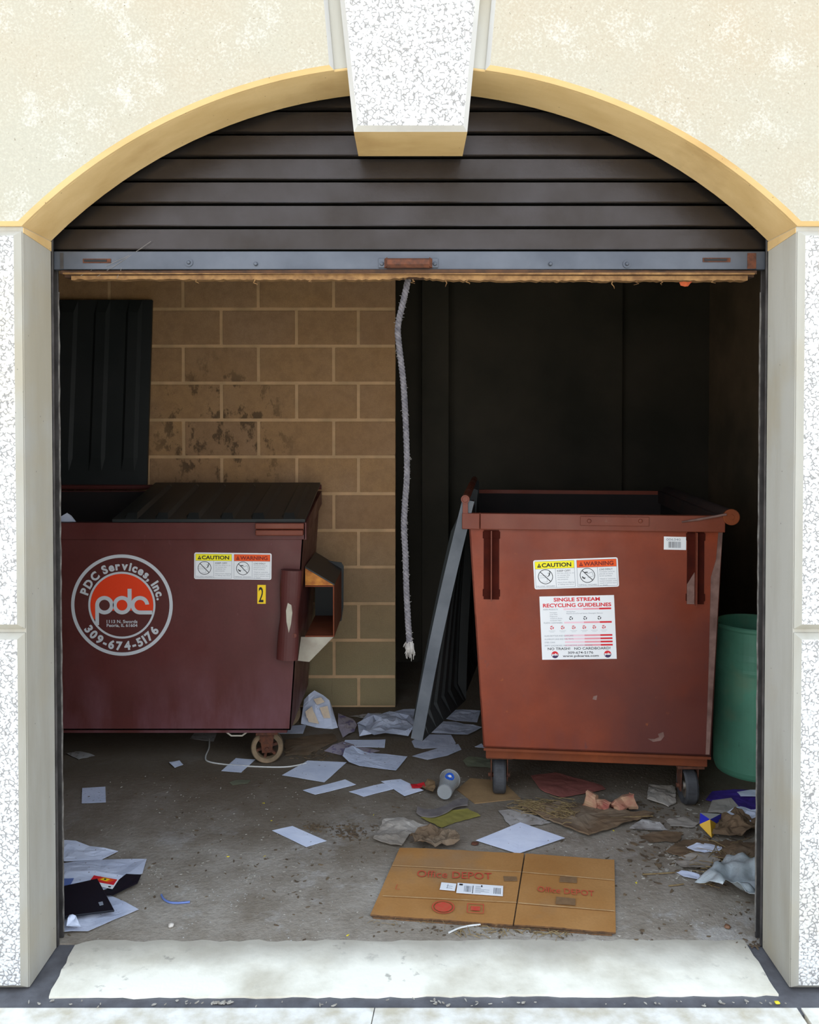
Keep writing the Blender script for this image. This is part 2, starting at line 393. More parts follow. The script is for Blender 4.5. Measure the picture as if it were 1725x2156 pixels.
M['pinkcard'] = m_cardboard('pink_stained_card', lin(142, 84, 76), lin(112, 66, 58), lin(120, 96, 80))
M['wood'] = m_cardboard('pale_board', lin(150, 120, 84), lin(126, 100, 72), lin(110, 90, 70))
M['olive'] = m_cardboard('mottled_olive_scrap', lin(124, 126, 100), lin(98, 100, 84), lin(86, 82, 70))
M['ylw'] = m_cardboard('mouldy_yellow_scrap', lin(150, 140, 70), lin(118, 110, 60), lin(100, 92, 70))
M['greyp'] = m_cardboard('silvery_grey_scrap', lin(168, 160, 150), lin(132, 122, 110), lin(112, 96, 80))
M['purple'] = m_paper('purple_plastic_sheet', lin(74, 52, 148), lin(56, 38, 110))
M['blue'] = flat('blue_print', lin(48, 52, 178), 0.5); M['gold'] = flat('gold_print', lin(206, 160, 48), 0.5)
M['black'] = simple('black_folder', lin(18, 20, 30), lin(12, 14, 22), 8, 0.45)
M['bag'] = None
b = MB('milky_plastic_bag', 0.35, spec=0.5); b.color(b.ramp(b.noise(7, 4), 0.35, 0.7, lin(196, 204, 206), lin(150, 156, 156))); b.b.inputs['Transmission Weight'].default_value = 0.25; b.bump(b.noise(22, 4), 0.6, 0.01); M['bag'] = b.m
b = MB('clear_cup_plastic', 0.22, spec=0.5); b.color(lin(206, 208, 208)); b.b.inputs['Transmission Weight'].default_value = 0.7; b.b.inputs['IOR'].default_value = 1.2; M['cup'] = b.m
M['straw'] = simple('dry_straw', lin(136, 116, 78), lin(104, 82, 52), 60, 0.85)
M['leaf'] = simple('dead_leaf', lin(108, 90, 68), lin(70, 58, 46), 30, 0.85)
M['chip'] = simple('pale_chip', lin(176, 170, 158), lin(128, 120, 108), 90, 0.85)
M['yleaf'] = flat('yellow_leaf', lin(216, 196, 50)); M['oleaf'] = simple('orange_leaf', lin(190, 92, 48), lin(150, 66, 40), 40, 0.8)
M['stone'] = simple('pebble', lin(206, 200, 190), lin(170, 160, 148), 50, 0.8); M['nut'] = simple('brown_shell', lin(126, 88, 62), lin(90, 62, 44), 60, 0.6)
M['bluep'] = flat('blue_plastic', lin(96, 116, 170), 0.4); M['whitep'] = flat('white_plastic', lin(196, 194, 188), 0.5)

# ------------------------------------------------------------------ flat artwork (decals, labels)
def text_faces(s, bold=0.0):
    cu = bpy.data.curves.new('t', 'FONT'); cu.body = s; cu.size = 1.0; cu.offset = bold; cu.resolution_u = 3
    o = bpy.data.objects.new('t', cu); me = bpy.data.meshes.new_from_object(o)
    vs = [v.co.copy() for v in me.vertices]; fs = [tuple(p.vertices) for p in me.polygons]
    bpy.data.objects.remove(o); bpy.data.curves.remove(cu); bpy.data.meshes.remove(me)
    return vs, fs
class Decal:
    """flat artwork in metres on the plane o,u,v; n is outward"""
    def __init__(s, o, u, v, n): s.bm = nb(); s.o, s.u, s.v, s.n = o, u, v, n; s.mats = []; s.e = 0.0003
    def mi(s, m):
        if m not in s.mats: s.mats.append(m)
        return s.mats.index(m)
    def P(s, x, y, k): return s.o + s.u*x + s.v*y + s.n*(0.0008 + s.e*k)
    def poly(s, pts, m, k=1):
        f = s.bm.faces.new([s.bm.verts.new(s.P(x, y, k)) for x, y in pts]); f.material_index = s.mi(m)
    def rect(s, x0, y0, x1, y1, m, k=1): s.poly([(x0, y0), (x1, y0), (x1, y1), (x0, y1)], m, k)
    def plate(s, x0, y0, x1, y1, m, r=0.0):
        pts = []
        if r > 0:
            for cx, cy, a0 in ((x1-r, y1-r, 0), (x0+r, y1-r, 90), (x0+r, y0+r, 180), (x1-r, y0+r, 270)):
                for q in range(5):
                    a = math.radians(a0+q*22.5); pts.append((cx+r*math.cos(a), cy+r*math.sin(a)))
        else: pts = [(x0, y0), (x1, y0), (x1, y1), (x0, y1)]
        prism(s.bm, [s.P(x, y, 0) for x, y in pts], s.n*(-0.0008), s.mi(m))
    def ring(s, cx, cy, r0, r1, m, k=1, a0=0, a1=360, seg=48):
        n = max(3, int(seg*(a1-a0)/360)); mi = s.mi(m)
        for i in range(n):
            t0 = math.radians(a0+(a1-a0)*i/n); t1 = math.radians(a0+(a1-a0)*(i+1)/n)
            q = [(cx+r0*math.cos(t0), cy+r0*math.sin(t0)), (cx+r1*math.cos(t0), cy+r1*math.sin(t0)), (cx+r1*math.cos(t1), cy+r1*math.sin(t1)), (cx+r0*math.cos(t1), cy+r0*math.sin(t1))]
            if r0 < 1e-6: q = q[1:]
            s.poly(q, m, k)
    def line(s, x0, y0, x1, y1, wd, m, k=1):
        d = Vector((x1-x0, y1-y0)); p = Vector((-d.y, d.x)).normalized()*wd/2
        s.poly([(x0-p.x, y0-p.y), (x1-p.x, y1-p.y), (x1+p.x, y1+p.y), (x0+p.x, y0+p.y)], m, k)
    def text(s, t, x, y, h, m, k=2, width=None, bold=0.0, align='l', rot=0.0, slant=0):
        vs, fs = text_faces(t, bold)
        if not vs: return 0
        x0 = min(v.x for v in vs); x1 = max(v.x for v in vs)
        sy = h/0.72; sxx = sy if width is None else width/(x1-x0); W = (x1-x0)*sxx
        off = {'l': 0, 'c': -W/2, 'r': -W}[align]; ca, sa = math.cos(rot), math.sin(rot); mi = s.mi(m); bv = []
        for v in vs:
            a = (v.x-x0)*sxx + off; b_ = v.y*sy; bv.append(s.bm.verts.new(s.P(x+a*ca-b_*sa, y+a*sa+b_*ca, k)))
        for f in fs:
            try: s.bm.faces.new([bv[i] for i in f]).material_index = mi
            except ValueError: pass
        return W
    def arc_text(s, t, cx, cy, r, h, m, a_start, a_end, k=2, bold=0.0, inside=False):
        ws = []
        for ch in t:
            if ch == ' ': ws.append(0.30); continue
            vs, _ = text_faces(ch, bold); ws.append(max(v.x for v in vs)-min(v.x for v in vs)+0.07)
        tot = sum(ws); a = a_start
        for ch, wd in zip(t, ws):
            da = (a_end-a_start)*wd/tot; mid = math.radians(a+da/2); a += da
            if ch == ' ': continue
            x, y = cx+r*math.cos(mid), cy+r*math.sin(mid)
            s.text(ch, x, y, h, m, k, bold=bold, align='c', rot=mid+(PI/2 if inside else -PI/2))
    def done(s, name, parent, label=None): 
        NOFLIP[0] = True; o = obj(name, s.bm, s.mats, parent, label); NOFLIP[0] = False; return o

# ================================================================== STRUCTURE
Y1, Y2 = 2.325, 2.527
W = 1.055
ZS = at_y(48, 474, Y1).z
RA = 1.508; ZC = at_y(862, 133, Y1).z - RA      # arch circle centre height
HC = math.sqrt(RA*RA-(ZS-ZC)**2)
W = HC if abs(HC-1.055) < 0.03 else 1.055

def offset_poly(pts, d):
    n = len(pts); out = []
    area = sum(pts[i][0]*pts[(i+1) % n][1]-pts[(i+1) % n][0]*pts[i][1] for i in range(n)); sg = 1 if area > 0 else -1
    for i in range(n):
        p0, p1, p2 = Vector(pts[i-1]), Vector(pts[i]), Vector(pts[(i+1) % n])
        e1, e2 = (p1-p0).normalized(), (p2-p1).normalized()
        n1, n2 = Vector((-e1.y, e1.x))*sg, Vector((-e2.y, e2.x))*sg
        b = (n1+n2); L = b.length
        if L < 1e-5: out.append(p1+n1*d); continue
        b.normalize(); out.append(p1 + b*(d/max(0.3, b.dot(n1))))
    return out
def slab(bm, pts, y0, y1, ch, mf=0, ms=1):
    """upright slab from an x,z outline; chamfered front"""
    n = len(pts); ins = offset_poly(pts, ch)
    A = [bm.verts.new((p[0], y0, p[1])) for p in ins]; B = [bm.verts.new((p[0], y0+ch, p[1])) for p in pts]; D = [bm.verts.new((p[0], y1, p[1])) for p in pts]
    bm.faces.new(A).material_index = mf
    bm.faces.new(D[::-1]).material_index = ms
    for i in range(n):
        j = (i+1) % n
        bm.faces.new([A[i], A[j], B[j], B[i]]).material_index = ms
        bm.faces.new([B[i], B[j], D[j], D[i]]).material_index = ms
def arc_pts(x0, x1, r=RA, n=24):
    return [(x0+(x1-x0)*i/n, ZC+math.sqrt(max(0, r*r-(x0+(x1-x0)*i/n)**2))) for i in range(n+1)]
TOP = 4.0
def zy(py, Y=Y1): return at_y(862, py, Y).z
def xx(px, py, Y=Y1): return at_y(px, py, Y).x
# wall core with arched opening
XO = 3.2
bm = nb()
core = [(-XO, 0), (-W, 0), (-W, ZS)] + arc_pts(-W, W, RA+0.004, 40)[1:-1] + [(W, ZS), (W, 0), (XO, 0), (XO, TOP), (-XO, TOP)]
slab(bm, core, Y1+0.018, Y2-0.002, 0.002, 0, 0)
struct('wall_front', bm, [M['jamb']])
# tan arch ring (soffit)
bm = nb()
for s_, (a, b_) in enumerate(((-W, W),)):
    inner = arc_pts(a, b_, RA, 40); outer = [(x*1.0, z) for x, z in arc_pts(b_, a, RA+0.03, 40)]
    slab(bm, [(x, z) for x, z in inner] + outer, Y1+0.019, Y2, 0.003, 0, 0)
struct('trim_1', bm, [M['arch']])
# upper cream panels left & right of the keystone
ztop = TOP
def pan(sgn):
    kx0 = abs(xx(702.5, 145)) if sgn < 0 else xx(1023, 145)
    kxt = abs(xx(690, 0)) if sgn < 0 else xx(1036, 0)
    kz0, kzt = zy(145), zy(0); sl = (kxt-kx0)/(kzt-kz0)
    kx0 = kx0; arc = arc_pts(sgn*W, sgn*kx0, RA, 24)
    pts = [(sgn*XO, ZS), (sgn*W, ZS)] + arc[1:] + [(sgn*(kx0+sl*(ztop-kz0)), ztop), (sgn*XO, ztop)]
    bm = nb(); slab(bm, pts, Y1, Y1+0.03, 0.011, 0, 1)
    for f in bm.faces:
        f.normal_update(); c_ = f.calc_center_median()
        if f.material_index == 1 and abs(c_.x) < abs(kx0)+0.3 and abs(f.normal.x) > 0.3 and c_.z > kz0+0.02: f.material_index = 2
    return bm
struct('wall_front_left', pan(-1), [M['panel'], M['arch'], M['chan']])
struct('wall_front_right', pan(1), [M['panel'], M['arch'], M['chan']])
# side blocks with joints
zj = (zy(1333)+zy(1328))/2
tr = 2
for sgn in (-1, 1):
    for z0, z1 in ((0.004, zj-0.006), (zj+0.006, ZS-0.014)):
        bm = nb(); pts = [(sgn*XO, z0), (sgn*(W+0.001), z0), (sgn*(W+0.001), z1), (sgn*XO, z1)]
        slab(bm, pts, Y1-0.002, Y1+0.03, 0.015, 0, 1)
        struct('trim_%d' % tr, bm, [M['agg'], M['jamb']]); tr += 1
# tan band at the top of each jamb
for sgn in (-1, 1):
    bm = nb(); x = sgn*W
    prism(bm, [V(x, Y1+0.02, ZS-0.002), V(x, Y2, ZS-0.002), V(x, Y2, ZS-0.030), V(x, Y1+0.02, ZS-0.016)], V(-sgn*0.0015, 0, 0))
    struct('trim_%d' % tr, bm, [M['arch']]); tr += 1
# keystone
bm = nb()
kb = zy(275, Y1-0.012)
kpts = [(xx(744.5, 272, 2.31), kb), (xx(985, 272, 2.31), kb)]
sl = (xx(1011, 0, 2.31)-xx(985, 272, 2.31))/(zy(0, 2.31)-kb); sl2 = (xx(716, 0, 2.31)-xx(744.5, 272, 2.31))/(zy(0, 2.31)-kb)
kpts += [(kpts[1][0]+sl*(ztop-kb), ztop), (kpts[0][0]+sl2*(ztop-kb), ztop)]
slab(bm, kpts, Y1-0.015, Y2+0.004, 0.013, 0, 1)
bm.faces.ensure_lookup_table()
for f in bm.faces:
    f.normal_update()
    if f.calc_center_median().z < kb+0.012 and abs(f.normal.z) > 0.9: f.material_index = 2
struct('trim_%d' % tr, bm, [M['agg'], M['chan'], M['arch']]); tr += 1

# ground, sidewalk, threshold, floor
bm = nb(); box(bm, (-14, -14, -0.30), (14, 8, -0.02)); struct('ground', bm, M['ground'])
yS = at_z(862, 2122).y
bm = nb(); box(bm, (-3.2, yS-0.02, -0.02), (3.2, 2.62, -0.005)); struct('trim_%d' % tr, bm, M['seal']); tr += 1
xj0 = at_z(1684, 2124)
def crackpoly(pts, z0, z1):
    bm = nb(); prism(bm, [V(p[0], p[1], z0) for p in pts], V(0, 0, z1-z0)); return bm
def jag(p, q, n, a, seed):
    rr = random.Random(seed); out = []
    for i in range(n):
        t = i/n; x = p[0]+(q[0]-p[0])*t; y = p[1]+(q[1]-p[1])*t
        dx, dy = q[0]-p[0], q[1]-p[1]; L = math.hypot(dx, dy); o = rr.uniform(-a, a) if i else 0
        out.append((x-dy/L*o, y+dx/L*o))
    return out
# sidewalk slabs
xr = xj0.x
cr_x = at_z(788, 2124).x
bm = crackpoly([(-3.2, -1.6), (cr_x-0.12, -1.6)] + jag((cr_x-0.12, -1.6), (cr_x, yS), 60, 0.006, 3)[1:] + [(cr_x, yS), (-3.2, yS)], -0.02, 0.0); struct('ground_slab_left', bm, M['walk'])
bm = crackpoly([(xr-0.006, -1.6), (xr-0.006, yS), (cr_x+0.003, yS)] + [(x+0.003, y) for x, y in jag((cr_x-0.12, -1.6), (cr_x, yS), 60, 0.006, 3)[::-1]], -0.02, 0.0); struct('ground_slab_middle', bm, M['walk'])
bm = crackpoly([(xr+0.006, -1.6), (3.2, -1.6), (3.2, yS), (xr+0.006, yS)], -0.02, 0.0); struct('ground_slab_right', bm, M['walk'])
# threshold
fl = at_z(103, 2099); fr = at_z(1640, 2094); bl = at_z(158, 1990); br = at_z(1572, 1988)
pts = jag((fl.x, fl.y), (fr.x, fr.y), 60, 0.004, 5) + jag((fr.x, fr.y), (br.x, br.y), 8, 0.003, 6) + jag((br.x, br.y+0.02), (bl.x, bl.y+0.02), 70, 0.006, 11) + jag((bl.x, bl.y), (fl.x, fl.y), 8, 0.004, 7)
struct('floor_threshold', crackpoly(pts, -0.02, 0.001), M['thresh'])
yF = at_z(862, 1986).y
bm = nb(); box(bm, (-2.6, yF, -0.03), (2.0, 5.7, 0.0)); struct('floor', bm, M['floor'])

# block wall
YB = 4.70
bm = nb(); mo = nb()
bot = 0.0
rows = [572.5, 650, 727.5, 805, 883, 960, 1038, 1115, 1192.5, 1270, 1347.5, 1425]
zrow = [zy(y, YB) for y in rows]; ch_ = (zrow[0]-zrow[-1])/11
xe = xx(833, 1000, YB)
A = [387, 545, 703]; B = [467, 625, 755]
z = zrow[-1]; k = 0
zr = [z + ch_*i for i in range(-1, 17)]
for i, zb in enumerate(zr[:-1]):
    zt = zb+ch_
    js = A if (i % 2 == 1) else B
    # match parity: course whose top is at y=650..727 is type A
    xs = [xx(j, 1000, YB) for j in js]; st = 0.4065
    first = xs[0]; l = []
    while first > -2.7: first -= st; l.append(first)
    xs = l[::-1] + xs + [xe]
    z0 = max(zb, 0.0)
    for a, b_ in zip(xs[:-1], xs[1:]):
        g = 0.0085
        box(bm, (a+g, YB, z0+g), (b_ - (g if b_ != xe else 0), YB+0.19, zt-g), 0, 0.003)
box(mo, (-2.7, YB+0.003, 0), (xe-0.002, YB+0.187, 3.25))
wl = struct('wall_back_left', bm, M['block'])
struct('wall_back_left_mortar', mo, M['mortar'])
# other walls
bm = nb(); box(bm, (-2.75, 2.53, 0), (-2.6, 4.7, 3.2)); struct('wall_left', bm, M['sidewall'])
bm = nb(); box(bm, (2.0, 2.53, 0), (2.15, 5.8, 3.2)); box(bm, (1.985, 3.2, 0), (2.0, 3.32, 3.2)); struct('wall_right', bm, M['sidewall'])
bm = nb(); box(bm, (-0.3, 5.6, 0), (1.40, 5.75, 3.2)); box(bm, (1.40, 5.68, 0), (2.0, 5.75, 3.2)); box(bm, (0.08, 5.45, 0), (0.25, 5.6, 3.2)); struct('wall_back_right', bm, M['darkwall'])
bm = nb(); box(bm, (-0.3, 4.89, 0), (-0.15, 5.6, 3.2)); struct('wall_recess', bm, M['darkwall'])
bm = nb(); box(bm, (-2.75, 2.53, 3.2), (2.15, 5.8, 3.3)); struct('ceiling', bm, M['ceil'])
for i, (a, b_) in enumerate(((-2.75, -W-0.06), (W+0.06, 2.15))):
    bm = nb(); box(bm, (a, Y2+0.001, 0), (b_, 2.62, 3.2)); struct('wall_inner_' + ('left', 'right')[i], bm, M['sidewall'])
# ================================================================== ROLLING SHUTTER
YSH = 2.556
sh = thing('rolling_shutter', 'dark bronze slatted rolling shutter raised above head height in the arch', 'shutter', (0, YSH, zy(568, YSH)))
zrail = zy(530, YSH); per = (zy(232, YSH)-zy(528, YSH))/6.0
bm = nb(); prof = []
z = zrail
while z < 3.05:
    prof += [(0.010, z), (0.010, z+0.004), (-0.003, z+0.006), (-0.002, z+0.010), (0.0, z+per-0.003)]
    z += per
prof.append((0.0, z))
x0, x1 = -W-0.025, W+0.025; L = None
for y, z in prof:
    N = (bm.verts.new((x0, YSH+y, z)), bm.verts.new((x1, YSH+y, z)))
    if L: bm.faces.new([L[0], L[1], N[1], N[0]])
    L = N
r = bmesh.ops.solidify(bm, geom=bm.faces[:], thickness=0.002)
obj('slat_curtain', bm, M['slat'], sh)
bm = nb(); zb = zy(569, YSH)
box(bm, (-W-0.0, YSH-0.012, zb), (W+0.0, YSH+0.012, zrail-0.001), 0, 0.002)
rail = obj('bottom_rail', bm, M['rail'], sh, 'blue-grey bottom rail')
yr = YSH-0.012
def boltat(px, py, r, par, m=M['rail'], washer=False):
    bm = nb(); c = at_y(px, py, yr)
    if washer: lathe(bm, [(0, 0.003), (r*2, 0.003), (r*2, 0)], c, V(0, -1, 0), 16)
    lathe(bm, [(0, 0.008), (r*0.7, 0.0075), (r, 0.004), (r, 0)], c, V(0, -1, 0), 12)
    obj('bolt', bm, m, par)
for px, py, ws in ((398, 553, 1), (539, 556, 0), (1159, 556, 0), (1320, 556, 1)): boltat(px, py, 0.006, rail, washer=ws)
# lock slots
for pxs in ((175, 234, 549), (1480, 1538, 547)):
    bm = nb(); a = at_y(pxs[0], pxs[2]-4, yr); b_ = at_y(pxs[1], pxs[2]+5, yr)
    box(bm, (a.x, yr-0.0025, b_.z), (b_.x, yr-0.0005, a.z)); 
    box(bm, (a.x+0.004, yr-0.004, b_.z+0.003), (b_.x-0.012, yr-0.0026, a.z-0.003), 1)
    obj('lock_slot', bm, [M['rust'], M['dblk']], rail)
# rusty end patch
bm = nb(); a = at_y(1574, 533, yr); b_ = at_y(1592, 566, yr); box(bm, (a.x, yr-0.002, b_.z), (b_.x, yr, a.z)); obj('end_plate', bm, M['rust'], rail, 'rusted end plate')
bm = nb(); a = at_y(127, 533, yr); b_ = at_y(134, 566, yr); box(bm, (a.x, yr-0.002, b_.z), (b_.x, yr, a.z)); obj('end_plate', bm, M['track'], rail)
# handle
bm = nb()
c = at_y(860, 556, yr); hw = 0.062
for sg in (-1, 1):
    box(bm, (c.x+sg*0.075-0.014, yr-0.005, c.z-0.012), (c.x+sg*0.075+0.014, yr, c.z+0.017), 0, 0.002)
    lathe(bm, [(0, 0.012), (0.005, 0.010), (0.0065, 0.005), (0.0065, 0)], V(c.x+sg*0.079, yr, c.z), V(0, -1, 0), 12, 0)
pr = [(-0.014, 0.0), (-0.014, -0.020), (-0.006, -0.030), (0.008, -0.030), (0.014, -0.018), (0.016, 0.0)]
prism(bm, [V(c.x-hw, yr+y, c.z+z) for z, y in pr], V(2*hw, 0, 0), 1)
for sg in (-1, 1): prism(bm, [V(c.x+sg*hw, yr, c.z-0.014), V(c.x+sg*hw, yr-0.024, c.z-0.01), V(c.x+sg*(hw+0.012), yr, c.z-0.012)], V(0, 0, 0.026), 1)
obj('lift_handle', bm, [M['rail'], M['rust']], rail, 'rusted lift handle at the middle')
# layered torn wooden seal
def strip(pts_y0, pts_y1, x0p, x1p, n, yb, yt, m, seed, amp, jb):
    rr = random.Random(seed); bm = nb(); prev = None
    for i in range(n+1):
        t = i/n; px = x0p+(x1p-x0p)*t
        top = pts_y0 + 1.2*math.sin(t*7+seed); bot_ = pts_y1 + amp*math.sin(t*5+seed*2)*0.6 + rr.uniform(0, jb)
        dip = 6.0*math.exp(-((px-870)/45.0)**2) if jb > 1.2 else 0
        bot_ -= dip
        a = at_y(px, top, yb); b_ = at_y(px, bot_, yb)
        q = [bm.verts.new((a.x, yb, a.z)), bm.verts.new((a.x, yb, b_.z)), bm.verts.new((a.x, yt, b_.z)), bm.verts.new((a.x, yt, a.z))]
        if prev:
            for k in range(4): bm.faces.new([prev[k], prev[(k+1) % 4], q[(k+1) % 4], q[k]])
        else: bm.faces.new(q)
        prev = q
    bm.faces.new(prev[::-1]); return bm
obj('seal_layer', strip(568.5, 576, 128, 1594, 80, YSH-0.020, YSH+0.02, None, 1, 1.0, 0.6), M['lam'], sh, 'brown swollen wooden seal layer')
obj('seal_layer', strip(573, 584, 136, 1588, 120, YSH-0.012, YSH+0.024, None, 3, 1.5, 0.8), M['lam'], sh)
obj('seal_layer', strip(579.5, 588, 150, 1575, 200, YSH-0.016, YSH+0.018, None, 2, 2.2, 2.8), M['lam2'], sh, 'pale torn seal layer')
obj('seal_layer', strip(574.8, 577.2, 132, 1590, 80, YSH-0.0225, YSH+0.01, None, 5, 0.8, 0.4), M['lam2'], sh)
# strands hanging from the seal
rr = random.Random(4)
for px, L in ((537, 14), (414, 10), (938, 16), (1288, 20), (1342, 12), (1392, 12), (870, 9), (985, 11), (1095, 5), (1503, 8), (655, 6), (1240, 7)):
    p = [at_y(px+rr.uniform(-2, 2)*k, 588+L*k/4, YSH-0.012+rr.uniform(-.003, .003)) for k in range(5)]
    bm = nb(); tube(bm, p, [0.002, 0.0018, 0.0015, 0.001, 0.0004], 5); obj('hanging_fibre', bm, M['lam2'], sh)
cwb = thing('cobweb', 'faint cobweb strands at the left end of the shutter bottom rail', 'cobweb', at_y(250, 560, yr))
for a, b_ in (((205, 582), (318, 508)), ((222, 560), (300, 522)), ((246, 586), (262, 548)), ((170, 580), (196, 566))):
    bm = nb(); p0, p1 = at_y(a[0], a[1], yr-0.006), at_y(b_[0], b_[1], yr+0.004); tube(bm, [p0, (p0+p1)/2-V(0, 0, 0.003), p1], 0.0005, 4); obj('strand', bm, M['fray'], cwb)
# tracks
for i, sgn in enumerate((-1, 1)):
    t = thing('shutter_track', ('dark metal shutter guide track along the left jamb', 'dark metal shutter guide track along the right jamb')[i], 'track', (sgn*(W+0.02), 2.56, 0))
    bm = nb(); box(bm, (sgn*(W-0.004), Y2+0.003, 0.0), (sgn*(W+0.055), Y2+0.012, 2.62), 0, 0.002)
    box(bm, (sgn*(W+0.035), Y2+0.012, 0.0), (sgn*(W+0.055), 2.615, 2.62)); obj('channel', bm, M['track'], t)
    bm = nb(); rr = random.Random(9+i); pts = []
    box(bm, (sgn*(W-0.002), 2.571, 0.0), (sgn*(W+0.034), 2.578, 2.08), 0, 0.001); obj('inner_flange', bm, M['track'], t)
    bm = nb()
    pts = [V(sgn*(W-0.003)+rr.uniform(-.0010, .0010), 2.572, 0.02+1.95*k/60) for k in range(61)]
    tube(bm, pts, [0.0018+rr.uniform(0, 0.0012) for _ in pts], 5); obj('edge_seal', bm, M['seam'], t, 'pale worn edge strip')
# rope
rp = thing('pull_rope', 'grey twisted pull rope hanging from the middle of the shutter', 'rope', at_y(862, 590, 2.575))
path = [(860, 584), (856, 605), (848, 640), (838, 690), (842, 740), (849, 800), (853, 860), (856, 930), (857, 1000), (853, 1060), (851, 1110), (854, 1170), (856, 1240), (859, 1300), (862, 1345), (863, 1368)]
P3 = [at_y(px, py, 2.575) for px, py in path]
def smooth_path(P, n):
    out = []
    for i in range(len(P)-1):
        p0, p1, p2, p3 = P[max(0, i-1)], P[i], P[i+1], P[min(len(P)-1, i+2)]
        for k in range(n):
            t = k/n; out.append(0.5*((2*p1)+(p2-p0)*t+(2*p0-5*p1+4*p2-p3)*t*t+(-p0+3*p1-3*p2+p3)*t**3))
    return out + [P[-1]]
sp_ = smooth_path(P3, 16)
bm = nb(); acc = 0.0
turns = []
for i, p in enumerate(sp_):
    if i: acc += (sp_[i]-sp_[i-1]).length
    turns.append(acc)
for s3 in range(3):
    pts = []
    for i, p in enumerate(sp_):
        a = turns[i]/0.033*2*PI + s3*2*PI/3
        pts.append(p + V(math.cos(a), math.sin(a), 0)*0.0048)
    tube(bm, pts, 0.0054, 7)
obj('rope_strands', bm, M['rope'], rp, smooth=True)
bm = nb(); rr = random.Random(2); e = sp_[-1]
for k in range(70):
    a = rr.uniform(0, 2*PI); r0 = rr.uniform(0, 0.011); s0 = e + V(math.cos(a)*r0, math.sin(a)*r0, rr.uniform(-0.004, 0.028))
    d = V(math.cos(a)*rr.uniform(0, 0.010), math.sin(a)*rr.uniform(0, 0.01), -rr.uniform(0.006, 0.034))
    tube(bm, [s0, s0+d*0.5+V(rr.uniform(-.003, .003), 0, 0), s0+d], [0.002, 0.0016, 0.0007], 4)
lathe(bm, [(0, -0.014), (0.010, -0.006), (0.014, 0.004), (0.012, 0.016), (0.007, 0.030), (0, 0.032)], e, V(0, 0, 1), 10)
obj('frayed_end', bm, M['fray'], rp, 'frayed pale knotted end')
bm = nb()
for k in range(150):
    i = rr.randrange(4, len(sp_)-1); a = rr.uniform(0, 2*PI); s0 = sp_[i]+V(math.cos(a), math.sin(a), 0)*0.008
    d = V(math.cos(a), math.sin(a), rr.uniform(-1.5, 0.5))*rr.uniform(0.003, 0.007); tube(bm, [s0, s0+d], [0.0008, 0.0003], 4)
tag(obj('loose_fibres', bm, M['fray'], rp), kind='stuff')

# ================================================================== DUMPSTER PARTS
def lid_bm(o, U, T, N, w_, l_, ribs=5, th=0.018, lip=0.045, bow=0.0, lip_sides=True, T1=None, edge_mat=False):
    """ribbed plastic lid: U width dir, T length dir (hinge->free end), N outward"""
    bm = nb(); ns, ntt = 10*ribs+2, 14; G = []
    for i in range(ns+1):
        s = i/ns; row = []
        ph = (s*ribs) % 1.0
        rib = 0.016 if 0.30 < ph < 0.70 else 0.0
        for j in range(ntt+1):
            t = j/ntt; r = rib if 0.08 < t < 0.93 else 0.0
            h = r + bow*math.sin(PI*t)
            Ts = T if T1 is None else T.lerp(T1, s)
            row.append(bm.verts.new(o + U*(s*w_) + Ts*(t*l_) + N*h))
        G.append(row)
    H = []
    for i in range(ns+1):
        H.append([bm.verts.new(G[i][j].co - N*(lip if (i in (0, ns) and lip_sides) or j == ntt else th)) for j in range(ntt+1)])
    for i in range(ns):
        for j in range(ntt):
            bm.faces.new([G[i][j], G[i+1][j], G[i+1][j+1], G[i][j+1]]); bm.faces.new([H[i][j], H[i][j+1], H[i+1][j+1], H[i+1][j]])
    for j in range(ntt):
        bm.faces.new([G[0][j], G[0][j+1], H[0][j+1], H[0][j]]).material_index = 1 if edge_mat else 0; bm.faces.new([G[ns][j+1], G[ns][j], H[ns][j], H[ns][j+1]])
    for i in range(ns):
        bm.faces.new([G[i+1][0], G[i][0], H[i][0], H[i+1][0]]); bm.faces.new([G[i][ntt], G[i+1][ntt], H[i+1][ntt], H[i][ntt]])
    return bm
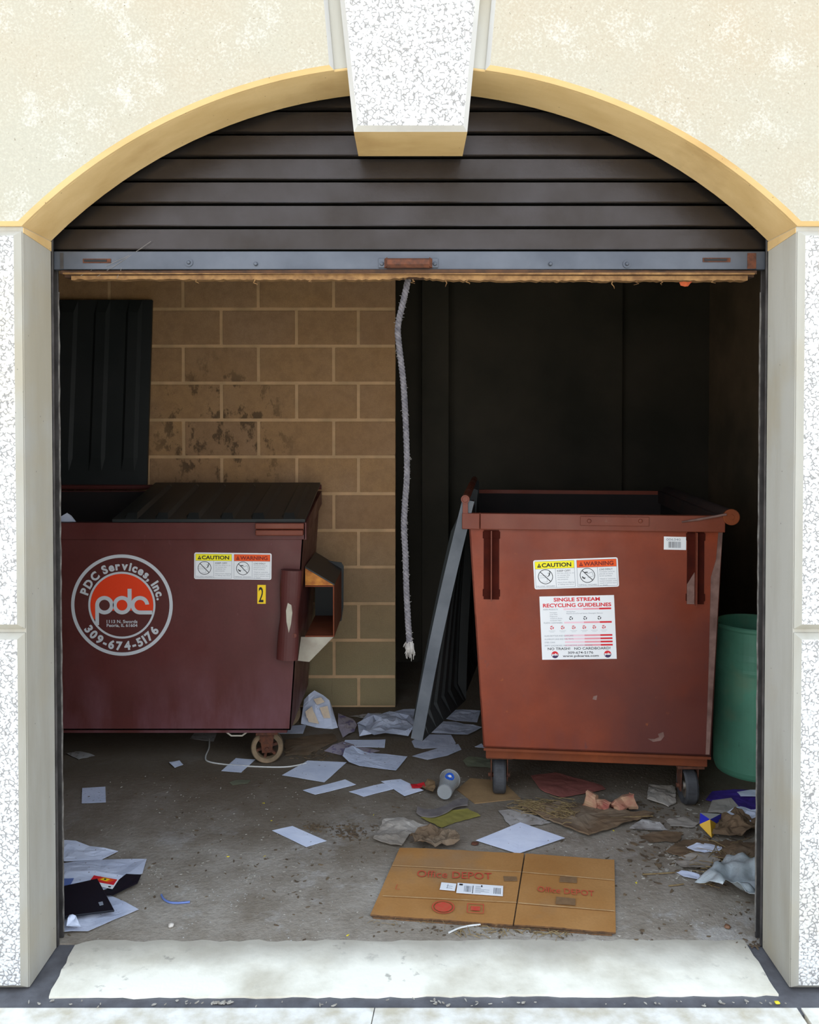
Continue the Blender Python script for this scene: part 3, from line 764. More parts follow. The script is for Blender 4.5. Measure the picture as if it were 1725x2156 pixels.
def caster(par, c, axis, r, wdt, ztop_, mt, mf, open_hub=True, name='caster'):
    """c: wheel centre; axis: axle direction"""
    axis = axis.normalized(); bm = nb(); fw = axis.cross(V(0, 0, 1)).normalized()
    box_ = lambda o, u, v, n: obox(bm, o, u, v, n, 0, 0.002)
    zt = ztop_-c.z
    box_(c - axis*0.055 - fw*0.05 + V(0, 0, zt-0.014), axis*0.11, fw*0.10, V(0, 0, 0.012))
    for sg in (-1, 1):
        p = c + axis*sg*(wdt/2+0.006)
        prism(bm, [p+fw*0.022+V(0, 0, -0.018), p-fw*0.022+V(0, 0, -0.018), p-fw*0.034+V(0, 0, zt-0.014), p+fw*0.034+V(0, 0, zt-0.014)], axis*0.004*sg)
    tube(bm, [c-axis*(wdt/2+0.020), c+axis*(wdt/2+0.020)], 0.009, 10)
    fork = obj(name, bm, mf, par)
    bm = nb(); h = wdt/2
    lathe(bm, [(r*0.70, -h*0.8), (r*0.93, -h), (r, -h*0.7), (r, h*0.7), (r*0.93, h), (r*0.70, h*0.8), (r*0.68, h*0.3), (r*0.68, -h*0.3), (r*0.70, -h*0.8)], c, axis, 40, 0)
    lathe(bm, [(0, -h*0.85), (r*0.24, -h*0.85), (r*0.28, 0), (r*0.24, h*0.85), (0, h*0.85)], c, axis, 20, 1)
    a, b_ = frame_of(axis)
    for k in range(6 if open_hub else 0):
        an = k*PI/3+0.3; d = a*math.cos(an)+b_*math.sin(an); q = axis.cross(d)
        obox(bm, c + d*r*0.2 - q*0.006 - axis*0.008, d*r*0.52, q*0.012, axis*0.016, 1)
    if not open_hub: lathe(bm, [(0, -h*0.5), (r*0.69, -h*0.5), (r*0.69, h*0.5), (0, h*0.5)], c, axis, 24, 1)
    obj('wheel', bm, mt, fork, smooth=False)
    return fork
def caution_decal(o, u, v, n, wd, hg, par, ora, txt):
    d = Decal(o, u, v, n); d.plate(0, 0, wd, hg, M['dwhite'], 0.008)
    for i, (hc, tc_, word, sym, head, lines) in enumerate(((M['dyel'], M['dblk'], 'CAUTION', 'FALLING HAZARD', 'KEEP OFF!', ('Do not climb in, on', 'or occupy this', 'container for', 'any purpose.', '', 'Injury from slipping', 'or falling may occur.')),
                                                   (ora, txt, 'WARNING', 'TIPPING HAZARD', 'LOAD EVENLY!', ('Container must be', 'placed on hard,', 'level surface.', '', 'Tilted or unevenly', 'loaded container could', 'result in serious injury', 'or death.')))):
        x0 = 0.006+i*(wd/2-0.001); x1 = x0+wd/2-0.011; y0, y1 = 0.006, hg-0.006; yh = y1-0.031
        d.rect(x0, yh, x1, y1, hc, 1)
        for a, b_, c_, e_ in ((x0, y0, x1, y0), (x0, y1, x1, y1), (x0, y0, x0, y1), (x1, y0, x1, y1), (x0, yh, x1, yh)): d.line(a, b_, c_, e_, 0.0012, M['dgrey'], 2)
        xm = x0+0.083; d.line(xm, y0, xm, yh, 0.0012, M['dgrey'], 2)
        d.text(word, x0+0.028, yh+0.007, 0.0165, tc_, 2, width=x1-x0-0.040, bold=0.03)
        d.poly([(x0+0.009, yh+0.006), (x0+0.026, yh+0.006), (x0+0.0175, yh+0.024)], tc_, 2)
        d.poly([(x0+0.016, yh+0.010), (x0+0.019, yh+0.010), (x0+0.0175, yh+0.019)], hc, 3)
        cx, cy = x0+0.041, y0+0.045; d.ring(cx, cy, 0.0280, 0.0305, M['dblk'], 2); d.line(cx-0.0205, cy+0.0205, cx+0.0205, cy-0.0205, 0.0028, M['dblk'], 4)
        if i == 0:
            for y_ in (cy+0.004, cy-0.004): d.line(cx-0.028, y_, cx+0.006, y_, 0.001, M['dgrey'], 2)
            d.line(cx+0.006, cy-0.022, cx+0.006, cy-0.004, 0.001, M['dgrey'], 2); d.line(cx-0.015, cy-0.022, cx+0.006, cy-0.022, 0.001, M['dgrey'], 2)
            d.line(cx+0.018, cy+0.014, cx+0.014, cy+0.003, 0.004, M['dblk'], 3); d.line(cx+0.014, cy+0.003, cx+0.007, cy-0.001, 0.002, M['dblk'], 3); d.line(cx+0.009, cy+0.014, cx+0.022, cy+0.016, 0.0015, M['dblk'], 3); d.ring(cx+0.019, cy+0.020, 0, 0.0025, M['dblk'], 3, seg=10)
        else:
            d.poly([(cx-0.004, cy+0.006), (cx+0.020, cy+0.014), (cx+0.025, cy-0.004), (cx+0.002, cy-0.010)], M['dgrey'], 2); d.poly([(cx-0.003, cy+0.0045), (cx+0.019, cy+0.0120), (cx+0.0235, cy-0.0035), (cx+0.002, cy-0.0085)], M['dwhite'], 3)
            d.line(cx-0.013, cy+0.012, cx+0.002, cy+0.013, 0.004, M['dblk'], 4); d.line(cx-0.022, cy-0.005, cx-0.010, cy-0.014, 0.004, M['dblk'], 4); d.line(cx-0.020, cy-0.014, cx-0.008, cy-0.008, 0.002, M['dblk'], 4)
        d.text(sym, x0+0.003, y0+0.003, 0.006, M['dgrey'], 2, width=0.075)
        yy = yh-0.014; d.text(head, xm+0.007, yy, 0.008, M['dblk'], 2, width=0.053); yy -= 0.0082
        for ln in lines:
            if ln: d.text(ln, xm+0.007, yy, 0.0048, M['dgrey'], 2, width=min(x1-xm-0.010, 0.0036*len(ln)))
            yy -= 0.0085 if ln else 0.004
    return d.done('caution_decal', par, 'white caution and warning decal with yellow and orange headers')

# ------------------------------------------------------------------ left dumpster
YL = 3.85
zt = zy(1100, YL); zbt = zy(1537, YL); xR = xx(641, 1100, YL); xRb = xx(612, 1537, YL); xL = -2.32; xLb = -2.26
YLB = 4.52; zback = 1.22
LD = thing('dumpster', 'maroon dumpster with round white logo beside the block wall, one lid open', 'dumpster', ((xL+xR)/2, 4.18, 0))
bm = nb(); th = 0.006
def shell(bm, pf, pb, thk):
    """pf: four front corners (bl br tr tl), pb: four back; open top"""
    cen = sum((p for p in pf+pb), Vector())/8
    def panel(q, mi=0):
        nrm = (q[1]-q[0]).cross(q[2]-q[0]).normalized()
        if nrm.dot(cen-q[0]) < 0: nrm = -nrm
        prism(bm, q, nrm*thk, mi)
    panel(pf); panel(pb); panel([pf[0], pb[0], pb[3], pf[3]]); panel([pf[1], pb[1], pb[2], pf[2]]); panel([pf[0], pf[1], pb[1], pb[0]])
pf = [V(xLb, YL, zbt), V(xRb, YL, zbt), V(xR, YL, zt), V(xL, YL, zt)]
pb = [V(xLb, YLB, zbt), V(xRb, YLB, zbt), V(xR, YLB, zback), V(xL, YLB, zback)]
shell(bm, pf, pb, th)
Lbody = obj('body', bm, M['maroon'], LD)
bm = nb(); g0 = [V(xLb+.02, YL+.012, zbt+.012), V(xRb-.02, YL+.012, zbt+.012), V(xR-.012, YL+.012, zt-.03), V(xL+.012, YL+.012, zt-.03)]
g1 = [V(xLb+.02, YLB-.012, zbt+.012), V(xRb-.02, YLB-.012, zbt+.012), V(xR-.012, YLB-.012, zback-.005), V(xL+.012, YLB-.012, zback-.005)]; shell(bm, g0, g1, 0.002); obj('inner_shade', bm, M['inside'], LD, 'black skin painted in for the interior shade')
bm = nb()
zl = zy(1136, YL-0.012)
box(bm, (xL-0.005, YL-0.012, zl), (xR+0.006, YL-0.001, zt), 0, 0.002)
prism(bm, [V(xR, YL-0.012, zl), V(xR, YLB, zback-0.07), V(xR, YLB, zback), V(xR, YL-0.012, zt)], V(0.010, 0, 0))
prism(bm, [V(xL, YL-0.012, zl), V(xL, YLB, zback-0.07), V(xL, YLB, zback), V(xL, YL-0.012, zt)], V(-0.010, 0, 0))
box(bm, (xL, YL-0.004, zt-0.006), (xR, YL+0.03, zt))
obj('rim', bm, M['maroon'], LD)
bm = nb(); a = at_y(537, 1102, YL-0.03); b_ = at_y(640, 1127, YL-0.03)
box(bm, (a.x, YL-0.03, (a.z+b_.z)/2), (b_.x, YL-0.012, a.z), 0, 0.004); box(bm, (a.x+0.004, YL-0.045, b_.z), (b_.x-0.002, YL-0.012, (a.z+b_.z)/2-0.002), 0, 0.004)
obj('lift_bracket', bm, M['redrim'], LD, 'scuffed pink-brown channel bracket under the rim')
# bumper pipe on the front
bm = nb(); tp = at_y(614, 1200, YL-0.03); bp = at_y(605, 1388, YL-0.03)
n_ = 14; rings = []
rr_ = 0.049
pts = [tp+(bp-tp)*i/n_ for i in range(n_+1)]
tube(bm, pts, [rr_*(1 - 0.16*math.exp(-((i-7)/2.5)**2)) for i in range(n_+1)], 24)
for v in bm.verts: v.co.y = (YL-0.03) + (v.co.y-(YL-0.03))*0.6
obj('bumper_pipe', bm, M['maroon'], LD, smooth=False)
bm = nb(); c = at_y(609, 1300, YL-0.0585)
for k in range(1):
    pts = [(-0.006, 0.065), (0.010, 0.055), (0.014, 0.02), (0.008, -0.03), (-0.002, -0.07), (-0.012, -0.02), (-0.014, 0.03)]
    prism(bm, [V(c.x+a, YL-0.0575, c.z+b_) for a, b_ in pts], V(0, 0.003, 0))
obj('scrape_mark', bm, M['cream'], LD, 'bare silvery scrape on the bumper pipe')
bm = nb(); c = at_y(620, 1338, YL-0.05); lathe(bm, [(0, .002), (0.009, 0.002), (0.010, 0.0)], c, V(0.2, -1, 0), 16); lathe(bm, [(0.008, .004), (0.010, 0.004), (0.0105, 0.0)], c, V(0.2, -1, 0), 16); obj('weld_dimple', bm, M['redrim'], LD)
# fork pocket
YP, YPB = 3.97, 4.42
xo = at_y(704, 1290, YP).x; z1_ = at_y(704, 1233, YP).z; z0_ = at_y(704, 1341, YP).z
xi = xR-0.012; pk = nb(); t_ = 0.006
box(pk, (xi, YP, z0_), (xo, YPB, z0_+t_)); box(pk, (xo-t_, YP, z0_+t_), (xo, YPB, z1_-t_)); box(pk, (xi, YP, z1_-t_), (xo, YPB, z1_))
obj('fork_pocket', pk, M['rustbase'], LD, 'rusty open fork pocket sleeve')
bm = nb()
ztg = at_y(645, 1196, YP).z
prism(bm, [V(xi, YP, ztg), V(xo, YP, z1_+0.001), V(xo+0.002, YP, z1_+0.007), V(xi, YP, ztg+0.008)], V(0, YPB-YP, 0))
obj('pocket_top_plate', bm, M['lid'], LD, 'dark sloping top plate')
bm = nb(); prism(bm, [V(xi, YP+0.004, z1_+0.001), V(xo, YP+0.004, z1_+0.001), V(xi, YP+0.004, ztg)], V(0, 0.006, 0)); obj('gusset', bm, M['amber'], LD, 'amber rust-stained upper gusset')
bm = nb(); zg = at_y(645, 1394, YP).z; xg = at_y(651, 1396, YP).x
prism(bm, [V(xi-0.02, YP+0.002, z0_-0.001), V(xo-0.004, YP+0.002, z0_-0.001), V(xg, YP+0.002, zg), V(xi-0.035, YP+0.002, zg+0.006)], V(0, 0.006, 0)); obj('gusset', bm, M['cream'], LD, 'pale bare-steel lower gusset')
bm = nb(); prism(bm, [V(xo, YPB-0.03, z0_-0.02), V(xo+0.010, YPB-0.03, z0_+0.05), V(xo+0.012, YPB-0.03, z1_+0.02), V(xo, YPB-0.03, z1_+0.04), V(xi, YPB-0.03, z1_+0.06), V(xi, YPB-0.03, z0_-0.1)], V(0, 0.008, 0)); obj('rear_gusset', bm, M['lid'], LD)
# lids
hl = V(0, YLB-0.02, zback+0.045); fl_ = V(0, YL-0.01, zt+0.016)
xm = xx(238, 1098, YL)
T = (fl_-hl); L_ = T.length; T.normalize(); N_ = V(1, 0, 0).cross(T).normalized(); N_ = N_ if N_.z > 0 else -N_
o_ = V(xm, hl.y, hl.z)
NOFLIP[0] = False
obj('lid', lid_bm(o_, V(1, 0, 0), T, N_, xR-xm+0.004, L_, 6, 0.012, 0.014), M['lid'], LD, 'closed black ribbed lid')
# open lid, standing up against the wall
top_z = zy(630, 4.62); To = (V(0, 4.655, top_z)-V(0, YLB+0.02, zback+0.03)); Lo = To.length; To.normalize(); No = V(0, -1, 0)
xr_ = xx(316, 800, 4.6)
No = (V(1, 0, 0).cross(To)).normalized(); No = No if No.y < 0 else -No
obj('lid', lid_bm(V(xL+0.01, YLB+0.01, zback+0.03), V(1, 0, 0), To, No, xr_-xL-0.01, Lo, 5, 0.012, 0.02), M['lid'], LD, 'open black lid standing upright against the wall')
bm = nb(); tube(bm, [V(xL, YLB-0.01, zback+0.02), V(xR+0.01, YLB-0.01, zback+0.02)], 0.013, 10); obj('hinge_rod', bm, M['maroon'], LD)
# skids, casters
bm = nb(); box(bm, (xLb+0.05, YL+0.02, zbt-0.02), (xRb-0.02, YL+0.12, zbt)); obj('base_channel', bm, M['maroon'], LD); bm = nb(); box(bm, (xLb+0.05, YLB-0.14, zbt-0.02), (xRb-0.02, YLB-0.04, zbt)); obj('base_channel', bm, M['maroon'], LD)
cw = at_y(563, 1575, 3.93); rW = 0.074
for x, y in ((cw.x, 3.93), (-2.1, 3.93), (cw.x+0.02, 4.40), (-2.1, 4.40)):
    caster(LD, V(x, y, rW), V(0.12, -1, 0), rW, 0.045, zbt-0.02, [M['tyret'], M['rust']], M['rust'])
bm = nb(); p = [at_y(x, y, YL+0.03) for x, y in ((470, 1536), (487, 1549), (510, 1549), (527, 1536))]; tube(bm, p, 0.004, 6); obj('tow_loop', bm, M['cream'], LD, 'bent cream metal loop under the body')
# logo
c = at_y(257, 1274, YL); R = 107.5/1790*YL
d = Decal(c, V(1, 0, 0), V(0, 0, 1), V(0, -1, 0)); K = R/660.0
q = lambda x, y: ((x-843)*K, (825-y)*K)
d.ring(0, 0, R*0.935, R, M['dsilver'], 1, seg=96); d.ring(0, 0, R*0.62, R*0.66, M['dsilver'], 5, seg=72)
ri = R*0.62; cut = q(0, 897)[1]
pts = []
a0 = math.asin(cut/ri)
for k in range(49):
    a = a0 + (PI-2*a0)*k/48; pts.append((ri*math.cos(a), ri*math.sin(a)))
d.poly(pts, M['dred'], 1)
aL = PI-a0; pp = [(ri*math.cos(aL+0.30*k/6), ri*math.sin(aL+0.30*k/6)) for k in range(7)]
d.poly([q(545, 897)] + [pp[0]] + pp[1:] + [q(500, 1000)], M['dred'], 1)
st = 50*K
for cx in (617, 845, 1077):
    x, y = q(cx, 825); rO = 120*K
    if cx == 617: d.ring(x, y, 0, rO-st*0.8, M['dmar'], 2, seg=32)
    if cx == 1077: d.ring(x, y, rO-st, rO, M['dsilver'], 3, 5, 275, 40)
    else: d.ring(x, y, rO-st, rO, M['dsilver'], 3, seg=40)
a = q(497, 825); b_ = q(545, 1085); d.rect(a[0], b_[1], b_[0], a[1], M['dsilver'], 4)
a = q(918, 612); b_ = q(970, 850); d.rect(a[0], b_[1], b_[0], a[1], M['dsilver'], 4)
a = q(1075, 895); b_ = q(1236, 945); d.rect(a[0], b_[1], b_[0], a[1], M['dsilver'], 4)
a = q(1160, 815); b_ = q(1197, 825)
d.arc_text('PDC Services, Inc.', 0, 0, R*0.700, R*0.160, M['dsilver'], 165, 7, 2, bold=0.045)
s = '309-674-5176'
d.arc_text(s, 0, 0, R*0.885, R*0.165, M['dsilver'], 211, 327, 2, bold=0.045, inside=True)
d.text('1113 N. Swords', 0, q(0, 1058)[1], 0.0145, M['dsilver'], 2, width=400*K, bold=0.02, align='c')
d.text('Peoria, IL 61604', 0, q(0, 1108)[1], 0.0145, M['dsilver'], 2, width=400*K, bold=0.02, align='c')
d.done('logo_decal', LD, 'round white company logo decal with red semicircle')
o_ = at_y(409, 1219, YL); e_ = at_y(572, 1163, YL)
u_ = V(1, 0, -0.012).normalized()
caution_decal(V(o_.x, YL, o_.z), u_, V(0.012, 0, 1).normalized(), V(0, -1, 0), 0.351, 0.121, LD, M['dora'], M['dbrick'])
o_ = at_y(542, 1271, YL); d = Decal(o_, V(1, 0, -0.01), V(0.01, 0, 1), V(0, -1, 0)); d.plate(0, 0, 0.038, 0.086, M['dyel2'])
vs, fs = text_faces('2'); d.text('2', 0.006, 0.008, 0.070, M['dblk'], 2, width=0.022, bold=0.01); d.done('number_decal', LD, 'yellow decal with a black number two')

# ------------------------------------------------------------------ right dumpster
fbl = at_z(1018, 1573, 0.225); fbr = at_z(1497, 1592, 0.225)
uR = (fbr-fbl).normalized(); vR = V(-uR.y, uR.x, 0)           # vR: into the room
nR = -vR
def on(px, py, out=0.0):
    return at_plane(px, py, fbl + nR*out, nR)
DR = 1.28
RD = thing('dumpster', 'rust-red open dumpster on casters with recycling guidelines sign', 'dumpster', ((fbl+fbr)/2+vR*DR/2) - V(0, 0, 0.225))
ftl = on(986, 1080); ftr = on(1524, 1085); ztR = (ftl.z+ftr.z)/2; ftl.z = ztR; ftr.z = ztR
bm = nb()
pf = [fbl, fbr, ftr, ftl]; pb = [p + vR*DR for p in pf]
shell(bm, pf, pb, 0.006)
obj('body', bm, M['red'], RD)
bm = nb()
inset = lambda p, a: p + vR*a
q0 = [inset(pf[0]+uR*0.012+V(0, 0, .012), 0.012), inset(pf[1]-uR*0.012+V(0, 0, .012), 0.012), inset(pf[2]-uR*0.008+V(0, 0, -.02), 0.012), inset(pf[3]+uR*0.008+V(0, 0, -.02), 0.012)]
q1 = [p + vR*(DR-0.024) for p in q0]; shell(bm, q0, q1, 0.002); obj('inner_shade', bm, M['inside'], RD, 'black skin painted in for the interior shade')
# rim: front beam in two pieces, sides and back
rimh = 0.066; ro = 0.022
lx = on(973, 1080, ro); rx = on(1528, 1085, ro); sp1 = on(1011, 1080, ro)
bm = nb()
def beam(a, b_, dep):
    obox(bm, V(a.x, a.y, ztR-rimh), (V(b_.x, b_.y, 0)-V(a.x, a.y, 0)), dep, V(0, 0, rimh), 0, 0.003)
beam(lx, sp1-uR*0.0015, vR*(ro)); beam(sp1+uR*0.0015, rx, vR*ro)
obj('rim', bm, M['redrim'], RD)
bm = nb(); lt = V(lx.x, lx.y, 0)+vR*ro
obox(bm, V(lt.x, lt.y, ztR-rimh), vR*DR, uR*0.03, V(0, 0, rimh), 0, 0.003)
rt = V(rx.x, rx.y, 0)+vR*ro-uR*0.03
obox(bm, V(rt.x, rt.y, ztR-rimh), vR*DR, uR*0.03, V(0, 0, rimh), 0, 0.003)
bk = V(lx.x, lx.y, 0)+vR*(ro+DR)
obox(bm, V(bk.x, bk.y, ztR-rimh), uR*(rx-lx).length, vR*ro, V(0, 0, rimh), 0, 0.003)
obj('side_rim', bm, M['rimdark'], RD, 'side and back rim coloured dark for shade')
a = on(1222, 1087, ro); b_ = on(1367, 1108, ro)
bm = nb(); obox(bm, V(a.x, a.y, b_.z), uR*((b_-a).dot(uR)), nR*0.006, V(0, 0, a.z-b_.z), 0, 0.002)
rp_ = obj('rim_plate', bm, M['redrim'], RD)
for px in (1241, 1349):
    bm = nb(); cc = on(px, 1097, ro+0.006); lathe(bm, [(0, 0.005), (0.007, 0.004), (0.009, 0)], cc, nR, 12); obj('bolt', bm, M['redrim'], rp_)
# gussets
for pa, pb_ , sc in (((1019, 1116), (1051, 1262), 0), ((1447, 1120), (1482, 1272), 1)):
    a = on(pa[0], pa[1]); b_ = on(pb_[0], pb_[1]); wd = (b_-a).dot(uR); bm = nb()
    obox(bm, V(a.x, a.y, b_.z), uR*wd, nR*0.004, V(0, 0, a.z-b_.z), 0, 0.001)
    for zz, hh in ((a.z-0.035, 0.03), (b_.z+0.012, 0.03)): obox(bm, V(a.x, a.y, zz)-uR*0.004, uR*(wd+0.008), nR*0.005, V(0, 0, hh), 0, 0.002)
    obox(bm, V(a.x, a.y, b_.z-0.004)+uR*(wd/2-0.002), uR*0.004, nR*0.030, V(0, 0, a.z-b_.z+0.004), 1)
    if sc: prism(bm, [V(a.x, a.y, b_.z)+nR*0.0045, V(a.x, a.y, b_.z)+uR*wd*0.44+nR*0.0045, V(a.x, a.y, b_.z+0.13)+uR*wd*0.44+nR*0.0045, V(a.x, a.y, b_.z+0.08)+nR*0.0045], nR*0.001, 2)
    obj('stiffener', bm, [M['maroond'], M['redrim'], M['scuff']], RD, 'dark maroon vertical stiffener')
# hinge post + rod
hp = on(980, 1051, ro); bm = nb()
rod0 = V(hp.x, hp.y, hp.z)
tube(bm, [rod0, rod0+vR*(DR+0.03)], 0.0165, 16)
lathe(bm, [(0, 0.004), (0.012, 0.004), (0.013, 0.008), (0.0175, 0.008), (0.0175, 0)], rod0, nR, 20)
obox(bm, V(rod0.x, rod0.y, ztR-0.002)-uR*0.011+nR*(-0.002), uR*0.022, vR*0.02, V(0, 0, rod0.z-ztR-0.008), 0, 0.001)
obox(bm, V(rod0.x, rod0.y, ztR-0.002)-uR*0.011+vR*DR, uR*0.022, vR*0.02, V(0, 0, rod0.z-ztR-0.008), 0, 0.001)
obj('hinge_rod', bm, M['redrim'], RD)
# front bar
bp_ = on(1541, 1089, ro+0.01); bm = nb(); tube(bm, [bp_+vR*0.004, bp_+vR*(DR+0.03)], 0.029, 20); obj('bumper_bar', bm, M['rimdark'], RD, 'dark round bar along the right rim'); bm = nb()
lathe(bm, [(0, 0.003), (0.010, 0.003), (0.011, 0.001), (0.030, 0.002), (0.0325, 0), (0.0325, -0.012), (0, -0.012)], bp_, nR, 24); obj('end_cap', bm, M['rustbase'], RD, 'rusty orange round bar end cap')
bm = nb(); tube(bm, [on(1436, 1099, ro+0.004), on(1470, 1094, ro+0.006), on(1530, 1083, ro+0.012)], [0.003, 0.005, 0.005], 8); obj('bent_rod', bm, M['scuff'], RD)
# corner angle
bm = nb(); a = on(1497, 1118); pts = [on(1513, 1117, 0.001), on(1522, 1117, 0.001), on(1517, 1185, 0.001), on(1494, 1588, 0.001), on(1486, 1588, 0.001), on(1492, 1420, 0.001), on(1497, 1215, 0.001), on(1508, 1178, 0.001)]
prism(bm, pts, nR*0.004); obj('corner_seam', bm, M['scuff'], RD, 'dented scuffed corner seam')
bm = nb(); prism(bm, [on(1386, 1545, .0002), on(1397, 1541, .0002), on(1399, 1550, .0002), on(1392, 1559, .0002), on(1376, 1562, .0002), on(1364, 1555, .0002), on(1378, 1556, .0002), on(1388, 1552, .0002)], nR*0.0008)
obj('paint_chip', bm, M['scuff'], RD, 'pale paint chip mark'); bm = nb()
prism(bm, [on(1250, 1466, .0002), on(1258, 1464, .0002), on(1256, 1474, .0002), on(1248, 1472, .0002)], nR*0.0008); obj('paint_chip', bm, M['scuff'], RD, 'pale paint chip marks')
# base
bm = nb(); bz0 = at_plane(1250, 1604, fbl+vR*0.02, nR).z
obox(bm, V(fbl.x, fbl.y, 0.225)+nR*0.006+uR*0.002, uR*((fbr-fbl).length-0.004), nR*0.006, V(0, 0, -0.010), 0)
obox(bm, V(fbl.x, fbl.y, bz0)+vR*0.012+uR*0.01, uR*((fbr-fbl).length-0.02), vR*0.05, V(0, 0, 0.225-bz0-0.001), 0, 0.003)
obj('base_channel', bm, M['rustbase'], RD, 'orange rusted base channel'); bm = nb()
obox(bm, V(fbl.x, fbl.y, bz0)+vR*(DR-0.07)+uR*0.01, uR*((fbr-fbl).length-0.02), vR*0.05, V(0, 0, 0.225-bz0-0.001), 0, 0.003)
obj('base_channel', bm, M['rustbase'], RD, 'orange rusted base channel')
wl_ = at_z(1051, 1672); wr_ = at_z(1450, 1695)
for i, p in enumerate((wl_, wr_)):
    cc = V(p.x, p.y, 0)+vR*0.02
    for k in (0, 1):
        ax = V(1, -0.06, 0) if i == 0 else V(1, -0.02, 0)
        caster(RD, V(cc.x, cc.y, 0.075)+vR*k*(DR-0.28), ax, 0.075, 0.052, bz0, [M['tyre'], M['steel']], M['rust'], False)
# hanging lids
end_ = at_plane(866, 1552, fbl+nR*0.0, nR)
s0 = rod0+vR*0.01-uR*0.012; Tt = (V(end_.x, end_.y, end_.z)-s0); Tt -= vR*Tt.dot(vR); lt_ = Tt.length; Tt.normalize(); Nn = vR.cross(Tt).normalized(); Nn = Nn if Nn.dot(uR) < 0 else -Nn
TB = (Tt + uR*0.155).normalized()
obj('lid', lid_bm(s0, vR, Tt, Nn, 0.62, lt_, 6, 0.010, 0.050, bow=0.010, T1=TB, edge_mat=True), [M['lid'], M['lidg']], RD, 'grey-edged weathered lid hanging down in front')
obj('lid', lid_bm(s0+vR*0.64, vR, TB, Nn, 0.62, lt_, 5, 0.012, 0.040, bow=0.0, T1=(TB+uR*0.05).normalized()), [M['lid']], RD, 'dark lid hanging down behind')
# decals
def dec_axes(pl, pr):
    a = on(*pl); b_ = on(*pr); u = (b_-a).normalized(); v = nR.cross(u); v = v if v.z > 0 else -v
    return a, u, v, (b_-a).length
a, u, v, L_ = dec_axes((1126, 1241), (1304, 1235))
caution_decal(a, u, v, nR, L_, L_*0.352, RD, M['dora'], M['dbrick'])
a, u, v, L_ = dec_axes((1142, 1389), (1299, 1387)); d = Decal(a, u, v, nR); H_ = (on(1137, 1256)-a).length; Wd = L_
v2 = (on(1136, 1256)-a).normalized(); d.v = v2
d.plate(0, 0, Wd, H_, M['dwhite'])
sxx_, syy_ = Wd/1225.0, H_/1040.0     # artwork units of the sign
q = lambda x, y: ((x-300)*sxx_, (1870-y)*syy_)
d.text('SINGLE STREAM', Wd*0.50, q(0, 915)[1], 0.0150, M['dred2'], 2, width=760*sxx_, bold=0.03, align='c')
d.text('RECYCLING GUIDELINES', Wd*0.50, q(0, 1008)[1], 0.0150, M['dred2'], 2, width=1120*sxx_, bold=0.03, align='c')
def gbar(y, txt, x0=355, x1=1470, split=None):
    t0 = x0+(x1-x0)*0.3
    for k in range(12):
        f = k/11; m = [M['dpink2'], M['dpink2'], M['dpink'], M['dpink'], M['dred2']][min(4, int(f*5))]
        aa, bb = t0+(x1-t0)*k/12, t0+(x1-t0)*(k+1)/12
        d.rect(q(aa, 0)[0], q(0, y+14)[1], q(bb, 0)[0], q(0, y-14)[1], m, 1)
    d.text(txt, q(x0, 0)[0], q(0, y+12)[1], 0.0055, M['dgrey'], 2, width=len(txt)*17*sxx_)
gbar(1045, 'PAPER PRODUCTS'); gbar(1265, 'PLASTIC CONTAINERS'); gbar(1478, 'GLASS BOTTLES AND GLASS JARS'); gbar(1532, 'ALUMINUM CANS AND FOIL TRAYS'); gbar(1585, 'STEEL CANS'); gbar(1638, 'EMPTY JUICE BOXES, MILK CARTONS, JUICE CARTONS')
def recyc(x, y, r, m):
    x, y = q(x, y)
    for k in range(3): d.ring(x, y, r*0.55, r, m, 2, 60+120*k, 150+120*k, 18)
for x in (805, 1037, 1270): recyc(x, 1195, 0.0075, M['dblk'])
for x in (483, 660, 842, 1015, 1180, 1335): recyc(x, 1345, 0.0075, M['dred2']); d.ring(*q(x, 1345), 0.0, 0.002, M['dgrey'], 2, seg=8); d.rect(*q(x-55, 1402), *q(x+55, 1394), M['dsilver'], 1); d.rect(*q(x-35, 1422), *q(x+35, 1415), M['dsilver'], 1)
for i, t in enumerate(('Newspaper', 'Junk Mail', 'Magazines', 'Telephone Books', 'Computer Paper')): d.text(t, q(460, 0)[0], q(0, 1105+i*32)[1], 0.0042, M['dgrey'], 2, width=len(t)*13.5*sxx_)
d.text('Writing Paper', q(735, 0)[0], q(0, 1095)[1], 0.0042, M['dgrey'], 2, width=150*sxx_); d.text('Paperboard (Cereal boxes, Detergent Boxes)', q(735, 0)[0], q(0, 1125)[1], 0.0042, M['dgrey'], 2, width=590*sxx_)
d.text('NO TRASH!   NO CARDBOARD!', q(400, 0)[0], q(0, 1712)[1], 0.0105, M['dblk'], 2, width=1030*sxx_, bold=0.01)
d.text('309-674-5176', Wd*0.52, q(0, 1778)[1], 0.0100, M['dblk'], 2, width=415*sxx_, align='c', bold=0.01); d.text('www.pdcarea.com', Wd*0.52, q(0, 1830)[1], 0.0100, M['dblk'], 2, width=590*sxx_, align='c', bold=0.01)
for x in (515, 1380):
    cx, cy = q(x, 1790); r_ = 0.0145; d.ring(cx, cy, 0, r_, M['dred2'], 1, 0, 180, 28); d.ring(cx, cy, 0, r_, M['dnavy'], 1, 180, 360, 28); d.text('pdc', cx, cy-0.003, 0.009, M['dwhite'], 2, width=0.024, bold=0.05, align='c')
d.done('guidelines_sign', RD, 'white recycling guidelines sign with red headings')
a, u, v, L_ = dec_axes((1398, 1157), (1445, 1158)); d = Decal(a, u, v, nR); H_ = 0.053; d.plate(0, 0, L_, H_, M['dwhite'])
d.text('006340', 0.010, 0.037, 0.010, M['dgrey'], 2, width=0.056)
rr = random.Random(3); x = 0.018
